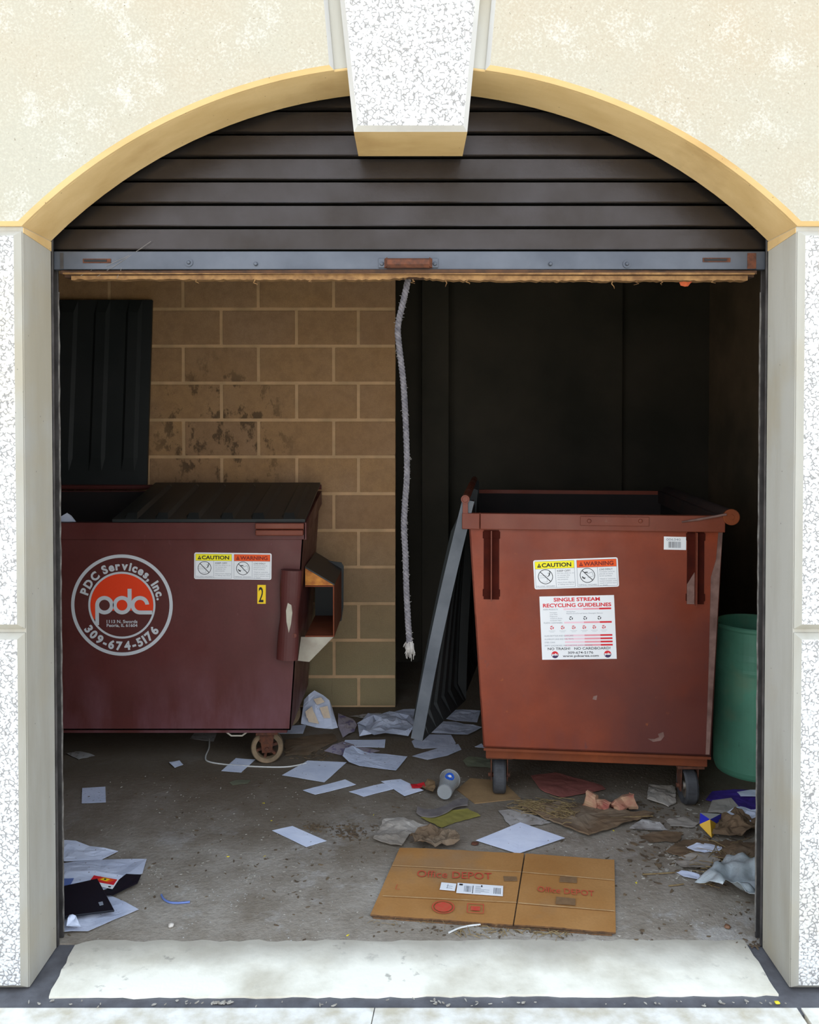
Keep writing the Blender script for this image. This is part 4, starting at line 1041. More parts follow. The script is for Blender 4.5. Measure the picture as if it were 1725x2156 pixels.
while x < 0.066:
    wb = rr.choice((0.0008, 0.0014, 0.002)); d.rect(x, 0.008, x+wb, 0.033, M['dblk'] if rr.random() < .7 else M['dgrey'], 1); x += wb+rr.choice((0.0009, 0.0015))
d.done('barcode_decal', RD, 'small white barcode decal')

# ------------------------------------------------------------------ green drum
gt = thing('drum', 'teal green narrow metal drum standing beside the right jamb', 'drum', (1.575, 3.86, 0))
gc = V(1.575, 3.86, 0); gr = 0.175; gz = zy(1318, 3.78)
bm = nb(); lathe(bm, [(0, 0.0), (gr*0.94, 0.0), (gr*0.97, 0.01), (gr, 0.03), (gr, 0.46), (gr*1.01, 0.475), (gr, 0.49), (gr, 0.53), (gr*0.975, 0.555), (gr*0.965, 0.60), (gr*0.965, gz-0.02), (gr*0.93, gz-0.02), (gr*0.93, 0.30), (0, 0.30)], gc, V(0, 0, 1), 48)
obj('shell', bm, M['green'], gt, smooth=False)
bm = nb(); lathe(bm, [(gr*0.93, gz-0.022), (gr*0.96, gz-0.026), (gr*0.985, gz-0.016), (gr*0.985, gz-0.006), (gr*0.95, gz), (gr*0.92, gz-0.006), (gr*0.93, gz-0.022)], gc, V(0, 0, 1), 48); obj('rolled_rim', bm, M['green'], gt)

# ================================================================== LITTER
def outline(px, z): return [at_z(x, y, z) for x, y in px]
def sheet(name, label, cat, mat, px, z=0.003, crumple=0.003, fr=14.0, ragged=0.0, th=0.0008, seed=1, lift=None, group=None, seg=0.05, mats=None, parent=None, curl=None, smooth=False, R_=7):
    rr = random.Random(seed); P = outline(px, z); n = len(P); B = []
    for i in range(n):
        a, b_ = P[i], P[(i+1) % n]; k = max(2, int((b_-a).length/seg)) if ragged == 0 else max(3, int((b_-a).length/0.018))
        for j in range(k):
            p = a.lerp(b_, j/k)
            if ragged and j: p += V(rr.uniform(-1, 1), rr.uniform(-1, 1), 0)*ragged
            B.append(p)
    c = sum(P, Vector())/n
    # area centroid keeps the fan inside for near-convex shapes
    def hgt(p, t):
        h = crumple*(0.5+0.9*noise.noise(V(p.x*fr+seed*3.1, p.y*fr, seed)))
        h += crumple*0.5*(0.5+noise.noise(V(p.x*fr*2.7, p.y*fr*2.7+seed, 1.0)))
        if curl: h += curl(p, c)
        return max(h, 0.0)
    bm = nb(); rings = []
    for q_ in range(R_):
        s = 1-q_/R_; rings.append([c.lerp(p, s) for p in B])
    top = [[bm.verts.new(p+V(0, 0, hgt(p, 0)+th)) for p in r] for r in rings]; ct = bm.verts.new(c+V(0, 0, hgt(c, 0)+th))
    bot_ = [[bm.verts.new(v.co-V(0, 0, th)) for v in r] for r in top]; cb = bm.verts.new(ct.co-V(0, 0, th))
    m = len(B)
    for side, rg, cc in ((0, top, ct), (1, bot_, cb)):
        for q_ in range(R_-1):
            for i in range(m):
                f = [rg[q_][i], rg[q_][(i+1) % m], rg[q_+1][(i+1) % m], rg[q_+1][i]]; bm.faces.new(f if not side else f[::-1])
        for i in range(m):
            f = [rg[-1][i], rg[-1][(i+1) % m], cc]; bm.faces.new(f if not side else f[::-1])
    for i in range(m): bm.faces.new([top[0][i], bot_[0][i], bot_[0][(i+1) % m], top[0][(i+1) % m]])
    o = obj(name, bm, mat if mats is None else mats, parent, smooth=smooth)
    if parent is None: tag(o, label, cat, group)
    return o
GP = 'loose papers scattered over the concrete floor'
def paper(label, px, mat='paper', name='paper_sheet', cat='paper', **k): return sheet(name, label, cat, M[mat], px, group=k.pop('group', GP), **k)

paper('small square printed paper alone on the floor at far left', [(173, 1660), (222, 1657), (223, 1690), (172, 1692)], 'paperp', crumple=.001)
paper('thin white paper lying half under the left dumpster wheel', [(466, 1624), (497, 1597), (538, 1600), (508, 1627)], 'paper', crumple=.002)
paper('large square white paper near the dumpster wheel, lowest of the rear cluster', [(594, 1633), (648, 1602), (730, 1606), (683, 1648)], 'paper', crumple=.002, seed=4)
paper('white sheet with curled left end overlapping the large square paper', [(722, 1607), (727, 1589), (742, 1578), (790, 1587), (858, 1594), (834, 1624), (780, 1617), (735, 1612)], 'paperp', z=0.004, crumple=.004, seed=5, curl=lambda p, c: 0.045*max(0, (c.x-0.045-p.x))/0.1)
paper('narrow white paper lying across the middle of the floor', [(638, 1665), (727, 1642), (750, 1653), (664, 1674)], 'paper', crumple=.002, seed=6)
paper('long white paper under the corner of the red-tagged paper', [(735, 1668), (805, 1650), (840, 1655), (838, 1660), (766, 1678)], 'paper', crumple=.002, seed=7)
paper('white paper beside the red candy wrapper', [(802, 1646), (844, 1641), (892, 1665), (852, 1677), (826, 1660)], 'paper', crumple=.002, seed=8, z=0.005)
paper('blank white envelope just below the plastic heap', [(720, 1573), (727, 1559), (812, 1558), (810, 1575)], 'paper', crumple=.002, seed=9)
paper('upper leaf of the bent white paper below the hanging lid', [(867, 1562), (888, 1547), (950, 1548), (960, 1566), (958, 1574), (890, 1577), (873, 1575)], 'newsp', crumple=.003, seed=10)
paper('lower pointed leaf of the bent white paper below the hanging lid', [(868, 1593), (930, 1574), (965, 1567), (972, 1579), (942, 1592), (900, 1601)], 'newsp', z=.004, crumple=.003, seed=11)
paper('white paper lying alone left of the silvery scrap', [(573, 1749), (616, 1740), (688, 1771), (645, 1784)], 'paper', crumple=.001, seed=12)
paper('big clean white paper diamond touching the cardboard', [(1002, 1770), (1096, 1732), (1190, 1765), (1091, 1798)], 'paper', crumple=.001, seed=13, z=.006)
paper('printed scrap poking out at the dumpster corner by the newspaper', [(575, 1546), (600, 1530), (645, 1527), (638, 1545)], 'newsp', crumple=.002, seed=14, name='printed_scrap')
paper('purple and white flyer between newspaper and plastic heap', [(712, 1505), (742, 1517), (752, 1530), (746, 1543), (722, 1556), (712, 1530)], 'mag', crumple=.010, seed=15, z=.004, name='flyer')
paper('grey-white wrinkled sheet of plastic film below the block wall end', [(752, 1530), (775, 1515), (820, 1508), (862, 1515), (880, 1538), (860, 1553), (810, 1556), (757, 1558)], 'newsp', crumple=.030, seed=16, z=.005, name='plastic_film', cat='plastic')
paper('pale sheet wedged behind the hanging grey lid', [(806, 1507), (850, 1499), (880, 1496), (905, 1503), (900, 1530), (872, 1540), (835, 1520)], 'newsp', crumple=.012, seed=17, z=.004)
paper('cream paper strip against the foot of the block wall', [(735, 1512), (770, 1505), (800, 1503), (806, 1510), (770, 1514)], 'paperd', crumple=.008, seed=18, z=.003, ragged=.003)
paper('dim bluish printed sheet furthest back right of the hanging lid', [(915, 1512), (940, 1499), (975, 1497), (1012, 1500), (1005, 1522), (960, 1520)], 'newsp', crumple=.008, seed=19, z=.003)
paper('printed sheet with rolled edge right of the hanging lid', [(897, 1543), (912, 1521), (960, 1522), (1015, 1533), (985, 1550), (940, 1548)], 'newsp', crumple=.008, seed=20, z=.006)
paper('faded purple magazine page in front of the envelope', [(683, 1582), (700, 1570), (722, 1562), (740, 1567), (800, 1582), (770, 1590), (722, 1592)], 'mag', crumple=.003, seed=21, name='magazine_page')
paper('small dark-edged scrap under the left dumpster', [(400, 1556), (412, 1540), (458, 1542), (450, 1562)], 'paperd', crumple=.002, seed=22)
paper('tiny torn scrap on the floor below the left dumpster', [(356, 1608), (378, 1603), (386, 1612), (368, 1618)], 'paper', crumple=.006, seed=23)
paper('crumpled scrap between left jamb and left dumpster', [(140, 1588), (170, 1583), (200, 1592), (165, 1600)], 'paperd', crumple=.004, seed=24, ragged=.004)
paper('little white corner of paper under the red dumpster edge', [(1000, 1573), (1014, 1566), (1022, 1575)], 'paper', crumple=.001, seed=25)
paper('small white scrap on the muddy cardboard', [(1210, 1694), (1224, 1693), (1245, 1711), (1228, 1711)], 'paper', crumple=.001, seed=26, z=.012)
# left front pile
GL = 'papers heaped by the left jamb'
paper('white sheet at the back of the left pile', [(120, 1771), (160, 1775), (249, 1796), (212, 1813), (120, 1818)], 'paper', crumple=.006, seed=30, z=.003, group=GL)
paper('white letter in the middle of the left pile', [(118, 1822), (180, 1812), (309, 1812), (300, 1842), (240, 1862), (118, 1868)], 'newsp', crumple=.006, seed=31, z=.006, group=GL)
paper('lowest white sheet of the left pile, pointing right', [(118, 1966), (118, 1890), (210, 1878), (292, 1917), (240, 1938), (185, 1963)], 'newsp', crumple=.005, seed=32, z=.003, group=GL)
paper('black-backed flyer under the red picture card', [(205, 1888), (266, 1842), (298, 1843), (290, 1862), (238, 1886)], 'black', crumple=.003, seed=33, z=.014, group=GL, name='flyer', cat='flyer')
paper('white paper tuck behind the black folder', [(120, 1862), (140, 1835), (200, 1836), (260, 1846), (240, 1870), (180, 1882)], 'paper', crumple=.004, seed=34, z=.012, group=GL)
paper('blue scrap at the left jamb beside the black folder', [(134, 1851), (156, 1850), (146, 1868), (134, 1868)], 'bluep', crumple=.002, seed=35, z=.020, group=GL, name='blue_scrap', cat='scrap')
paper('white crumpled tissue at the foot of the left jamb', [(140, 1962), (146, 1943), (160, 1948), (170, 1963)], 'paper', crumple=.030, seed=36, z=.004, group=GL, name='crumpled_tissue', cat='tissue')
o_pc = [at_z(x, y, .020) for x, y in ((183, 1862), (197, 1843), (262, 1845), (237, 1872))]
pc = thing('picture_card', 'red and yellow picture card on the left paper pile', 'card', o_pc[0])
u = (o_pc[3]-o_pc[0]); v = (o_pc[1]-o_pc[0]); 
d = Decal(o_pc[0], u/u.length, v/v.length, V(0, 0, 1)); Lu, Lv = u.length, v.length
d.plate(0, 0, Lu, Lv, M['dwhite']); bm_ = d
d.rect(Lu*.02, Lv*.38, Lu*.95, Lv*.98, M['dred2'], 1); d.poly([(Lu*.2, Lv*.6), (Lu*.7, Lv*.5), (Lu*.9, Lv*.9), (Lu*.4, Lv*.95)], M['dora'], 2); d.poly([(Lu*.35, Lv*.66), (Lu*.62, Lv*.6), (Lu*.7, Lv*.88), (Lu*.45, Lv*.9)], M['dyel2'], 3)
d.rect(Lu*.48, Lv*.7, Lu*.56, Lv*.84, M['dblk'], 4); d.rect(Lu*.8, Lv*.08, Lu*.9, Lv*.2, M['dblk'], 2); d.done('card_face', pc)
fd = [at_z(x, y, .024) for x, y in ((120, 1935), (120, 1872), (205, 1853), (241, 1920))]
bm = nb(); prism(bm, [p+V(0, 0, 0.0) for p in fd], V(0, 0, 0.006)); bmesh.ops.bevel(bm, geom=bm.edges[:], offset=0.001, segments=1, affect='EDGES')
f_ = tag(obj('folder', bm, M['black']), 'glossy black folder on top of the left paper pile', 'folder')
bm = nb(); a, b_, c_, e_ = [at_z(x, y, .0315) for x, y in ((207, 1900), (216, 1898), (218, 1905), (210, 1907))]; prism(bm, [a, b_, c_, e_], V(0, 0, .0004)); obj('printed_mark', bm, M['dgrey'], f_)
# red candy wrapper
paper('red candy wrapper with pale letters at the paper corner', [(864, 1652), (893, 1650), (896, 1659), (868, 1663)], 'dred2', name='candy_wrapper', cat='wrapper', crumple=.008, z=.008, seed=40, group=None)
# standing newspaper
def standing(name, label, cat, base, toppts, mat, Yf, Yb, seed):
    """crumpled sheet leaning: base & top pixel polylines, bottom nearer"""
    n = len(base); bm = nb(); rows = []
    for j in range(9):
        t = j/8; row = []
        for i in range(n):
            a = at_y(base[i][0], base[i][1], Yf); a = at_z(base[i][0], base[i][1], 0.003); b_ = at_y(toppts[i][0], toppts[i][1], Yb)
            p = a.lerp(b_, t); p.y += 0.02*noise.noise(V(p.x*18, p.z*18, seed))*(1 if 0 < j else 0); row.append(p)
        rows.append(row)
    F_ = [[bm.verts.new(p) for p in r] for r in rows]; G_ = [[bm.verts.new(p+V(0, 0.001, 0)) for p in r] for r in rows]
    for j in range(8):
        for i in range(n-1):
            bm.faces.new([F_[j][i], F_[j][i+1], F_[j+1][i+1], F_[j+1][i]]); bm.faces.new([G_[j][i], G_[j+1][i], G_[j+1][i+1], G_[j][i+1]])
    return bm
np_ = thing('newspaper', 'crumpled newspaper page with tan picture squares propped by the dumpster', 'newspaper', at_z(670, 1532))
bm = standing('n', '', '', [(634, 1524), (650, 1528), (666, 1532), (684, 1534), (700, 1535), (712, 1532)], [(640, 1474), (650, 1462), (662, 1454), (680, 1465), (694, 1474), (700, 1492)], None, 4.42, 4.50, 2.0)
obj('page', bm, M['paper'], np_)
bm = nb()
def np_pt(px, py):
    t = (1532-py)/75.0; return at_y(px, py, 4.395 + (4.50-4.395)*min(1, max(0, t)) - 0.028)
for q4 in ([(643, 1498), (657, 1487), (664, 1510), (646, 1512)], [(660, 1472), (676, 1468), (684, 1478), (668, 1484)], [(673, 1490), (690, 1486), (696, 1512), (682, 1512)], [(646, 1505), (662, 1500), (672, 1524), (650, 1520)]):
    prism(bm, [np_pt(*p) for p in q4], V(0, 0.001, 0))
obj('printed_picture', bm, simple('tan_newsprint_picture', lin(226, 204, 176), lin(206, 184, 160), 20, 0.8), np_, 'tan printed picture squares')
# paper poking from the left dumpster
bm = nb(); prism(bm, [at_y(120, 1104, 3.90), at_y(164, 1104, 3.90), at_y(150, 1086, 3.92), at_y(141, 1080, 3.93), at_y(120, 1092, 3.91)], V(0, 0.003, 0.0))
pk_ = tag(obj('paper_sheet', bm, M['paper']), 'corner of white paper poking above the left dumpster rim', 'paper')

# scraps
paper('silvery grey torn cardboard piece standing out left of centre', [(786, 1772), (808, 1730), (832, 1727), (870, 1733), (903, 1742), (862, 1762), (846, 1787), (812, 1780)], 'greyp', name='torn_card', cat='scrap', crumple=.012, z=.003, seed=50, ragged=.002, group=None, th=.002)
paper('crumpled brown paper touching the upper left cardboard corner', [(862, 1775), (880, 1764), (905, 1757), (935, 1760), (965, 1772), (969, 1788), (930, 1792), (880, 1792)], 'mud', name='crumpled_paper', cat='scrap', crumple=.035, z=.003, seed=51, ragged=.005, group=None, th=.002, fr=26)
paper('mouldy yellow-green scrap under the curled strip', [(885, 1722), (935, 1708), (985, 1704), (1012, 1720), (960, 1732), (930, 1744)], 'ylw', name='mouldy_scrap', cat='scrap', crumple=.004, z=.003, seed=52, ragged=.004, group=None)
paper('pink-stained flat card behind the muddy cardboard', [(1118, 1636), (1170, 1628), (1265, 1655), (1275, 1663), (1184, 1681), (1140, 1665)], 'pinkcard', name='stained_card', cat='cardboard', crumple=.004, z=.004, seed=53, group=None, th=.003, ragged=.003)
paper('pale board under the left caster of the red dumpster', [(962, 1664), (990, 1640), (1058, 1645), (1097, 1683), (1000, 1693)], 'wood', name='board', cat='board', crumple=.001, z=.0005, seed=54, group=None, th=.003)
paper('mottled olive scrap left of the front caster', [(975, 1604), (990, 1595), (1032, 1598), (1034, 1618), (985, 1615)], 'olive', name='mottled_scrap', cat='scrap', crumple=.006, z=.003, seed=55, ragged=.003, group=None)
paper('dirty white scrap above the muddy cardboard edge', [(1050, 1708), (1090, 1706), (1162, 1732), (1140, 1738), (1100, 1740), (1078, 1745)], 'paperd', name='dirty_scrap', cat='scrap', crumple=.004, z=.003, seed=56, ragged=.004, group=None)
paper('large muddy cardboard flap with curled edges under the red dumpster', [(1100, 1704), (1180, 1694), (1230, 1698), (1300, 1712), (1378, 1718), (1330, 1734), (1240, 1763), (1200, 1748), (1150, 1728)], 'mud', name='muddy_cardboard', cat='cardboard', crumple=.010, z=.005, seed=57, ragged=.004, group=None, th=.006)
paper('grey fluted card piece left of the right front caster', [(1363, 1688), (1366, 1657), (1400, 1660), (1422, 1662), (1424, 1692), (1408, 1700)], 'greyp', name='fluted_card', cat='cardboard', crumple=.014, z=.003, seed=58, ragged=.002, group=None, th=.004)
paper('purple plastic sheet at the right jamb near the drum', [(1486, 1685), (1500, 1668), (1545, 1664), (1625, 1668), (1625, 1710), (1560, 1705)], 'purple', name='purple_sheet', cat='plastic', crumple=.006, z=.003, seed=59, group=None)
paper('greyish translucent film over the purple sheet', [(1490, 1712), (1500, 1688), (1540, 1682), (1556, 1700), (1530, 1716)], 'greyp', name='plastic_film', cat='plastic', crumple=.006, z=.008, seed=60, group=None)
paper('white wrapper lying on the purple sheet by the jamb', [(1552, 1668), (1580, 1665), (1620, 1668), (1620, 1680), (1560, 1678)], 'paper', name='wrapper', cat='wrapper', crumple=.006, z=.010, seed=61, group=None)
paper('white crumpled bag scrap behind the brown card at right jamb', [(1520, 1718), (1560, 1708), (1620, 1710), (1620, 1745), (1570, 1740)], 'paper', name='bag_scrap', cat='scrap', crumple=.020, z=.004, seed=62, ragged=.003, group=None)
paper('torn dirty paper layer at far right, near the plastic bag', [(1432, 1808), (1460, 1800), (1520, 1803), (1510, 1826), (1465, 1832)], 'greyp', name='torn_paper', cat='scrap', crumple=.010, z=.003, seed=63, ragged=.006, group=None)
paper('white torn paper with barcode patch at far right', [(1445, 1785), (1480, 1778), (1520, 1788), (1518, 1800), (1475, 1798)], 'paper', name='torn_paper', cat='scrap', crumple=.008, z=.005, seed=64, ragged=.005, group=None)
paper('brown soggy card under the snack box at far right', [(1500, 1765), (1520, 1726), (1548, 1712), (1600, 1742), (1600, 1762), (1550, 1770)], 'mud', name='soggy_card', cat='cardboard', crumple=.030, z=.004, seed=65, ragged=.004, group=None, th=.003)
paper('wet grey newspaper shred right of the muddy cardboard', [(1326, 1748), (1352, 1728), (1390, 1736), (1406, 1750), (1370, 1752)], 'paperd', name='newspaper_shred', cat='scrap', crumple=.008, z=.003, seed=66, ragged=.005, group=None)
paper('faded label shred between the newspaper shred and snack box', [(1404, 1728), (1440, 1722), (1472, 1735), (1460, 1745), (1412, 1742)], 'greyp', name='label_shred', cat='scrap', crumple=.006, z=.003, seed=67, ragged=.005, group=None)
paper('dark brown wet card right behind the plastic bag', [(1520, 1795), (1560, 1780), (1615, 1776), (1615, 1815), (1560, 1822)], 'mud', name='wet_card', cat='cardboard', crumple=.012, z=.003, seed=68, ragged=.006, group=None, th=.003)
paper('pale strip of paper crossing the twigs at far right', [(1425, 1838), (1436, 1834), (1490, 1848), (1488, 1856), (1440, 1848)], 'paper', name='paper_strip', cat='scrap', crumple=.005, z=.003, seed=69, ragged=.002, group=None)
paper('tan crumpled card just left of the plastic cup', [(888, 1664), (900, 1648), (916, 1652), (918, 1668), (912, 1676)], 'wood', name='tan_scrap', cat='scrap', crumple=.018, z=.003, seed=70, group=None)
paper('brown torn flap under the papers left of the hanging lid', [(600, 1560), (640, 1552), (700, 1545), (712, 1560), (690, 1570), (650, 1590), (600, 1592)], 'mud', name='brown_flap', cat='scrap', crumple=.004, z=.0015, seed=71, ragged=.006, group=None)
paper('olive tape scrap on the floor below the dumpster centre', [(483, 1648), (500, 1643), (528, 1643), (522, 1650), (490, 1654)], 'olive', name='tape_scrap', cat='scrap', crumple=.002, z=.001, seed=72, group=None)
paper('ragged tan card layer under the white torn paper at far right', [(1400, 1795), (1440, 1770), (1500, 1776), (1560, 1770), (1600, 1790), (1540, 1812), (1450, 1815)], 'mud', name='ragged_card', cat='cardboard', crumple=.008, z=.0015, seed=90, ragged=.008, group=None, th=.002)
paper('brown wet paper patch just below the newspaper shred', [(1345, 1760), (1400, 1752), (1440, 1758), (1425, 1775), (1370, 1776)], 'mud', name='wet_paper', cat='scrap', crumple=.006, z=.002, seed=91, ragged=.006, group=None)
paper('pale peeling paper curl left of the plastic bag top', [(1420, 1818), (1460, 1812), (1500, 1822), (1490, 1836), (1440, 1834)], 'greyp', name='paper_curl', cat='scrap', crumple=.012, z=.003, seed=92, ragged=.006, group=None)
paper('thin dark bark piece between pink card and paper cups', [(1225, 1704), (1250, 1690), (1262, 1700), (1240, 1712)], 'mud', name='bark_piece', cat='bark', crumple=.008, z=.012, seed=93, ragged=.003, group=None, th=.003)
# crumpled plastic bag
bm = nb(); px = [(1463, 1868), (1500, 1858), (1515, 1838), (1550, 1820), (1622, 1828), (1622, 1930), (1590, 1922), (1560, 1902), (1540, 1886), (1522, 1897), (1500, 1888), (1484, 1876)]
bag = sheet('plastic_bag', 'crumpled milky plastic bag lying at the foot of the right jamb', 'bag', M['bag'], px, z=.004, crumple=.055, fr=8, R_=12, smooth=True, seed=80, th=.002, ragged=.002)
# snack box
sb = thing('snack_box', 'crushed blue, gold and white snack box by the right jamb', 'box', at_z(1495, 1755))
def tri(name, pts, m, lab=None, h=0.004):
    bm = nb(); prism(bm, pts, V(0, 0.002, h)); obj(name, bm, m, sb, lab)
A_ = at_z(1478, 1745, .004); 
p1, p2, p3, p4, p5, p6 = at_z(1474, 1738, .03), at_z(1499, 1764, .006), at_z(1515, 1740, .012), at_z(1519, 1716, .03), at_z(1475, 1714, .05), at_z(1496, 1728, .055)
tri('front_panel', [p1, p2, p3, p6], M['gold'], 'gold front panel'); tri('side_panel', [p6, p3, p4], M['blue'], 'blue side panel'); tri('top_flap', [p5, p6, p4], M['whitep'], 'white top flap'); tri('end_flap', [p1, p6, p5], M['blue'])
# crushed cups
for i, (x, y, lab) in enumerate(((1258, 1690, 'crushed tan paper cup with red stain, left of two on the muddy cardboard'), (1312, 1692, 'crushed tan paper cup with red top, right of two on the muddy cardboard'))):
    c = at_z(x, y, .030); bm = nb(); prof = []
    ax = V((-0.8, 1.0)[i], 0.3, 0.25).normalized()
    lathe(bm, [(0, -0.048), (0.026, -0.048), (0.028, -0.044), (0.029, -0.02), (0.024, 0.0), (0.031, 0.01), (0.033, 0.045), (0.035, 0.048), (0.030, 0.046), (0.0, 0.036)], c, ax, 24)
    for v in bm.verts:
        v.co += V(noise.noise(v.co*30), noise.noise(v.co*30+V(5, 0, 0)), noise.noise(v.co*30+V(0, 7, 0)))*0.018; v.co.z = max(v.co.z, 0.012)
    b = simple('stained_cup_paper_%s' % 'ab'[i], lin(168, 134, 104), lin(140, 72, 62), 22, 0.8)
    tag(obj('paper_cup', bm, b), lab, 'cup', 'crushed paper cups')
# clear plastic cup
cp = thing('plastic_cup', 'clear plastic cup with blue oval print lying on its side', 'cup', at_z(945, 1668))
c0 = at_z(936, 1672, .036); ax = (at_z(952, 1640, .042)-c0); L = 0.115; ax = V(ax.x, ax.y, 0.0).normalized(); ax = V(ax.x*0.9, ax.y, 0.06).normalized()
bm = nb(); lathe(bm, [(0, 0.004), (0.029, 0.002), (0.031, 0.0), (0.032, 0.004), (0.0325, 0.03), (0.040, 0.10), (0.043, 0.112), (0.045, 0.114), (0.045, 0.118), (0.041, 0.116), (0.0385, 0.10), (0.031, 0.03), (0.030, 0.008), (0, 0.008)], V(c0.x, c0.y, 0.044), ax, 36)
obj('cup_wall', bm, M['cup'], cp, smooth=False)
bm = nb(); a_, b2 = frame_of(ax)
n0 = (V(0, -1, 0.9)-ax*V(0, -1, 0.9).dot(ax)).normalized(); sd = ax.cross(n0)
ctr = V(c0.x, c0.y, 0.044)+ax*0.07
def cyl_pt(s, t, e): # s around, t along
    an = s/0.037; rr2 = 0.0372+e+t*0.1; return ctr + ax*t + (n0*math.cos(an)+sd*math.sin(an))*rr2
for e, sc, m in ((0.0006, 1.0, 0), (0.0010, 0.35, 1)):
    ring_ = [bm.verts.new(cyl_pt(0.020*sc*math.cos(2*PI*k/20), 0.026*sc*math.sin(2*PI*k/20), e)) for k in range(20)]; cc_ = bm.verts.new(cyl_pt(0, 0, e))
    for k in range(20): bm.faces.new([ring_[k], ring_[(k+1) % 20], cc_]).material_index = m
obj('cup_print', bm, [flat('cup_blue', lin(40, 90, 190)), M['dwhite']], cp, 'blue oval print')
# curled dark strip
bm = nb(); P = [at_z(877, 1712, .012), at_z(890, 1720, .006), at_z(915, 1721, .010), at_z(940, 1712, .014), at_z(960, 1700, .016), at_z(985, 1696, .012)]
P = smooth_path(P, 5); prev = None
for i, p in enumerate(P):
    wd = 0.05+0.012*math.sin(i/len(P)*PI); q4 = [bm.verts.new(p), bm.verts.new(p+V(0.005, wd, 0.003-0.0)), bm.verts.new(p+V(0.005, wd, 0.007)), bm.verts.new(p+V(0, 0, 0.005))]
    if prev:
        for k in range(4): bm.faces.new([prev[k], prev[(k+1) % 4], q4[(k+1) % 4], q4[k]])
    else: bm.faces.new(q4)
    prev = q4
bm.faces.new(prev[::-1])
tag(obj('curled_strip', bm, simple('grey_rubber_strip', lin(120, 112, 108), lin(84, 78, 78), 16, 0.7)), 'curled grey rubbery strip in front of the plastic cup', 'strip')

# cardboard sheet
cz = 0.006
cb = thing('flattened_box', 'flattened tan cardboard box with red store printing near the threshold', 'cardboard', at_z(1040, 1880))
TLc, TMc, TRc, BRc, BMc, BLc = [at_z(x, y, cz) for x, y in ((842, 1787), (1104, 1799), (1294, 1813), (1297, 1966), (1080, 1950), (780, 1928))]
def cardpanel(pts, z0, h, seed):
    bm = nb(); n = 24
    a, b_, c_, e_ = pts; T_, B_ = [], []
    for i in range(n+1):
        for L_, s_ in ((T_, 1), (B_, 0)): pass
    G1 = []
    for i in range(n+1):
        row = []
        for j in range(13):
            p = a.lerp(b_, i/n).lerp(e_.lerp(c_, i/n), j/12); p = p.copy()
            if j in (0, 12): p += V(0, noise.noise(V(i*1.7, j, seed))*0.003, 0)
            p.z = z0+0.004*max(0, noise.noise(V(p.x*6, p.y*6, seed)))
            row.append(p)
        G1.append(row)
    U_ = [[bm.verts.new(p+V(0, 0, h)) for p in r] for r in G1]; D_ = [[bm.verts.new(p) for p in r] for r in G1]
    for i in range(n):
        for j in range(12):
            bm.faces.new([U_[i][j], U_[i+1][j], U_[i+1][j+1], U_[i][j+1]]); bm.faces.new([D_[i][j], D_[i][j+1], D_[i+1][j+1], D_[i+1][j]])
    bd = [(i, 0) for i in range(n+1)]+[(n, j) for j in range(1, 13)]+[(i, 12) for i in range(n-1, -1, -1)]+[(0, j) for j in range(11, 0, -1)]
    for k in range(len(bd)):
        p, q_ = bd[k], bd[(k+1) % len(bd)]; bm.faces.new([U_[p[0]][p[1]], D_[p[0]][p[1]], D_[q_[0]][q_[1]], U_[q_[0]][q_[1]]]).material_index = 1
    return bm
off = V(0.004, 0, 0)
obj('left_panel', cardpanel([TLc, TMc, BMc-off*0, BLc], 0.005, 0.005, 1), [M['card'], M['cardedge']], cb)
obj('right_panel', cardpanel([TMc+off*1.2, TRc, BRc, BMc+off], 0.005, 0.005, 2), [M['card'], M['cardedge']], cb)
obj('under_layer', cardpanel([TLc+V(0.01, -0.01, 0), TRc+V(-0.01, -0.01, 0), BRc+V(-0.012, -0.004, 0), BLc+V(0.008, -0.006, 0)], 0.0005, 0.004, 3), [M['dcard'], M['cardedge']], cb, 'darker layer of the folded box underneath')
# prints on the box
ctop = 0.0145
def CP(px, py): return at_z(px, py, ctop)
def ground_decal(pl, pr, up=None):
    a, b_ = CP(*pl), CP(*pr); u = (b_-a); L = u.length; u.normalize(); v = V(-u.y, u.x, 0); return Decal(a, u, v, V(0, 0, 1)), L
ink = simple('red_box_ink', lin(186, 58, 44), lin(176, 82, 54), 90, 0.85)
d, L = ground_decal((878, 1846), (1036, 1852)); d.e = 0.0002
d.text('Office DEPOT', 0, 0.0, 0.044, ink, 0, width=L, bold=0.0)
d2, L2 = ground_decal((1132, 1877), (1252, 1887)); 
for dd, LL in ((d2, L2),): dd.text('Office DEPOT', 0, 0, 0.034, ink, 0, width=LL, bold=0.0)
d3, L3 = ground_decal((906, 1920), (960, 1922)); d3.ring(L3/2, 0.03, 0.0, 0.028, ink, 0, seg=24); d3.ring(L3/2, 0.03, 0.033, 0.037, ink, 0, seg=24)
d4, L4 = ground_decal((984, 1921), (1018, 1923)); 
for a_, b_, c_, e_ in ((0, 0, L4, 0), (0, 0.05, L4, 0.05), (0, 0, 0, 0.05), (L4, 0, L4, 0.05)): d4.line(a_, b_, c_, e_, 0.003, ink, 0)
d4.rect(L4*.2, 0.012, L4*.8, 0.036, ink, 0)
d5, L5 = ground_decal((833, 1872), (842, 1873)); d5.line(0, 0, L5, 0, 0.002, ink, 0); d5.line(0, 0, 0, 0.03, 0.002, ink, 0)
for i, dd in enumerate((d, d2, d3, d4, d5)): dd.done('box_print', cb, 'red printed box marking' if i < 1 else None)
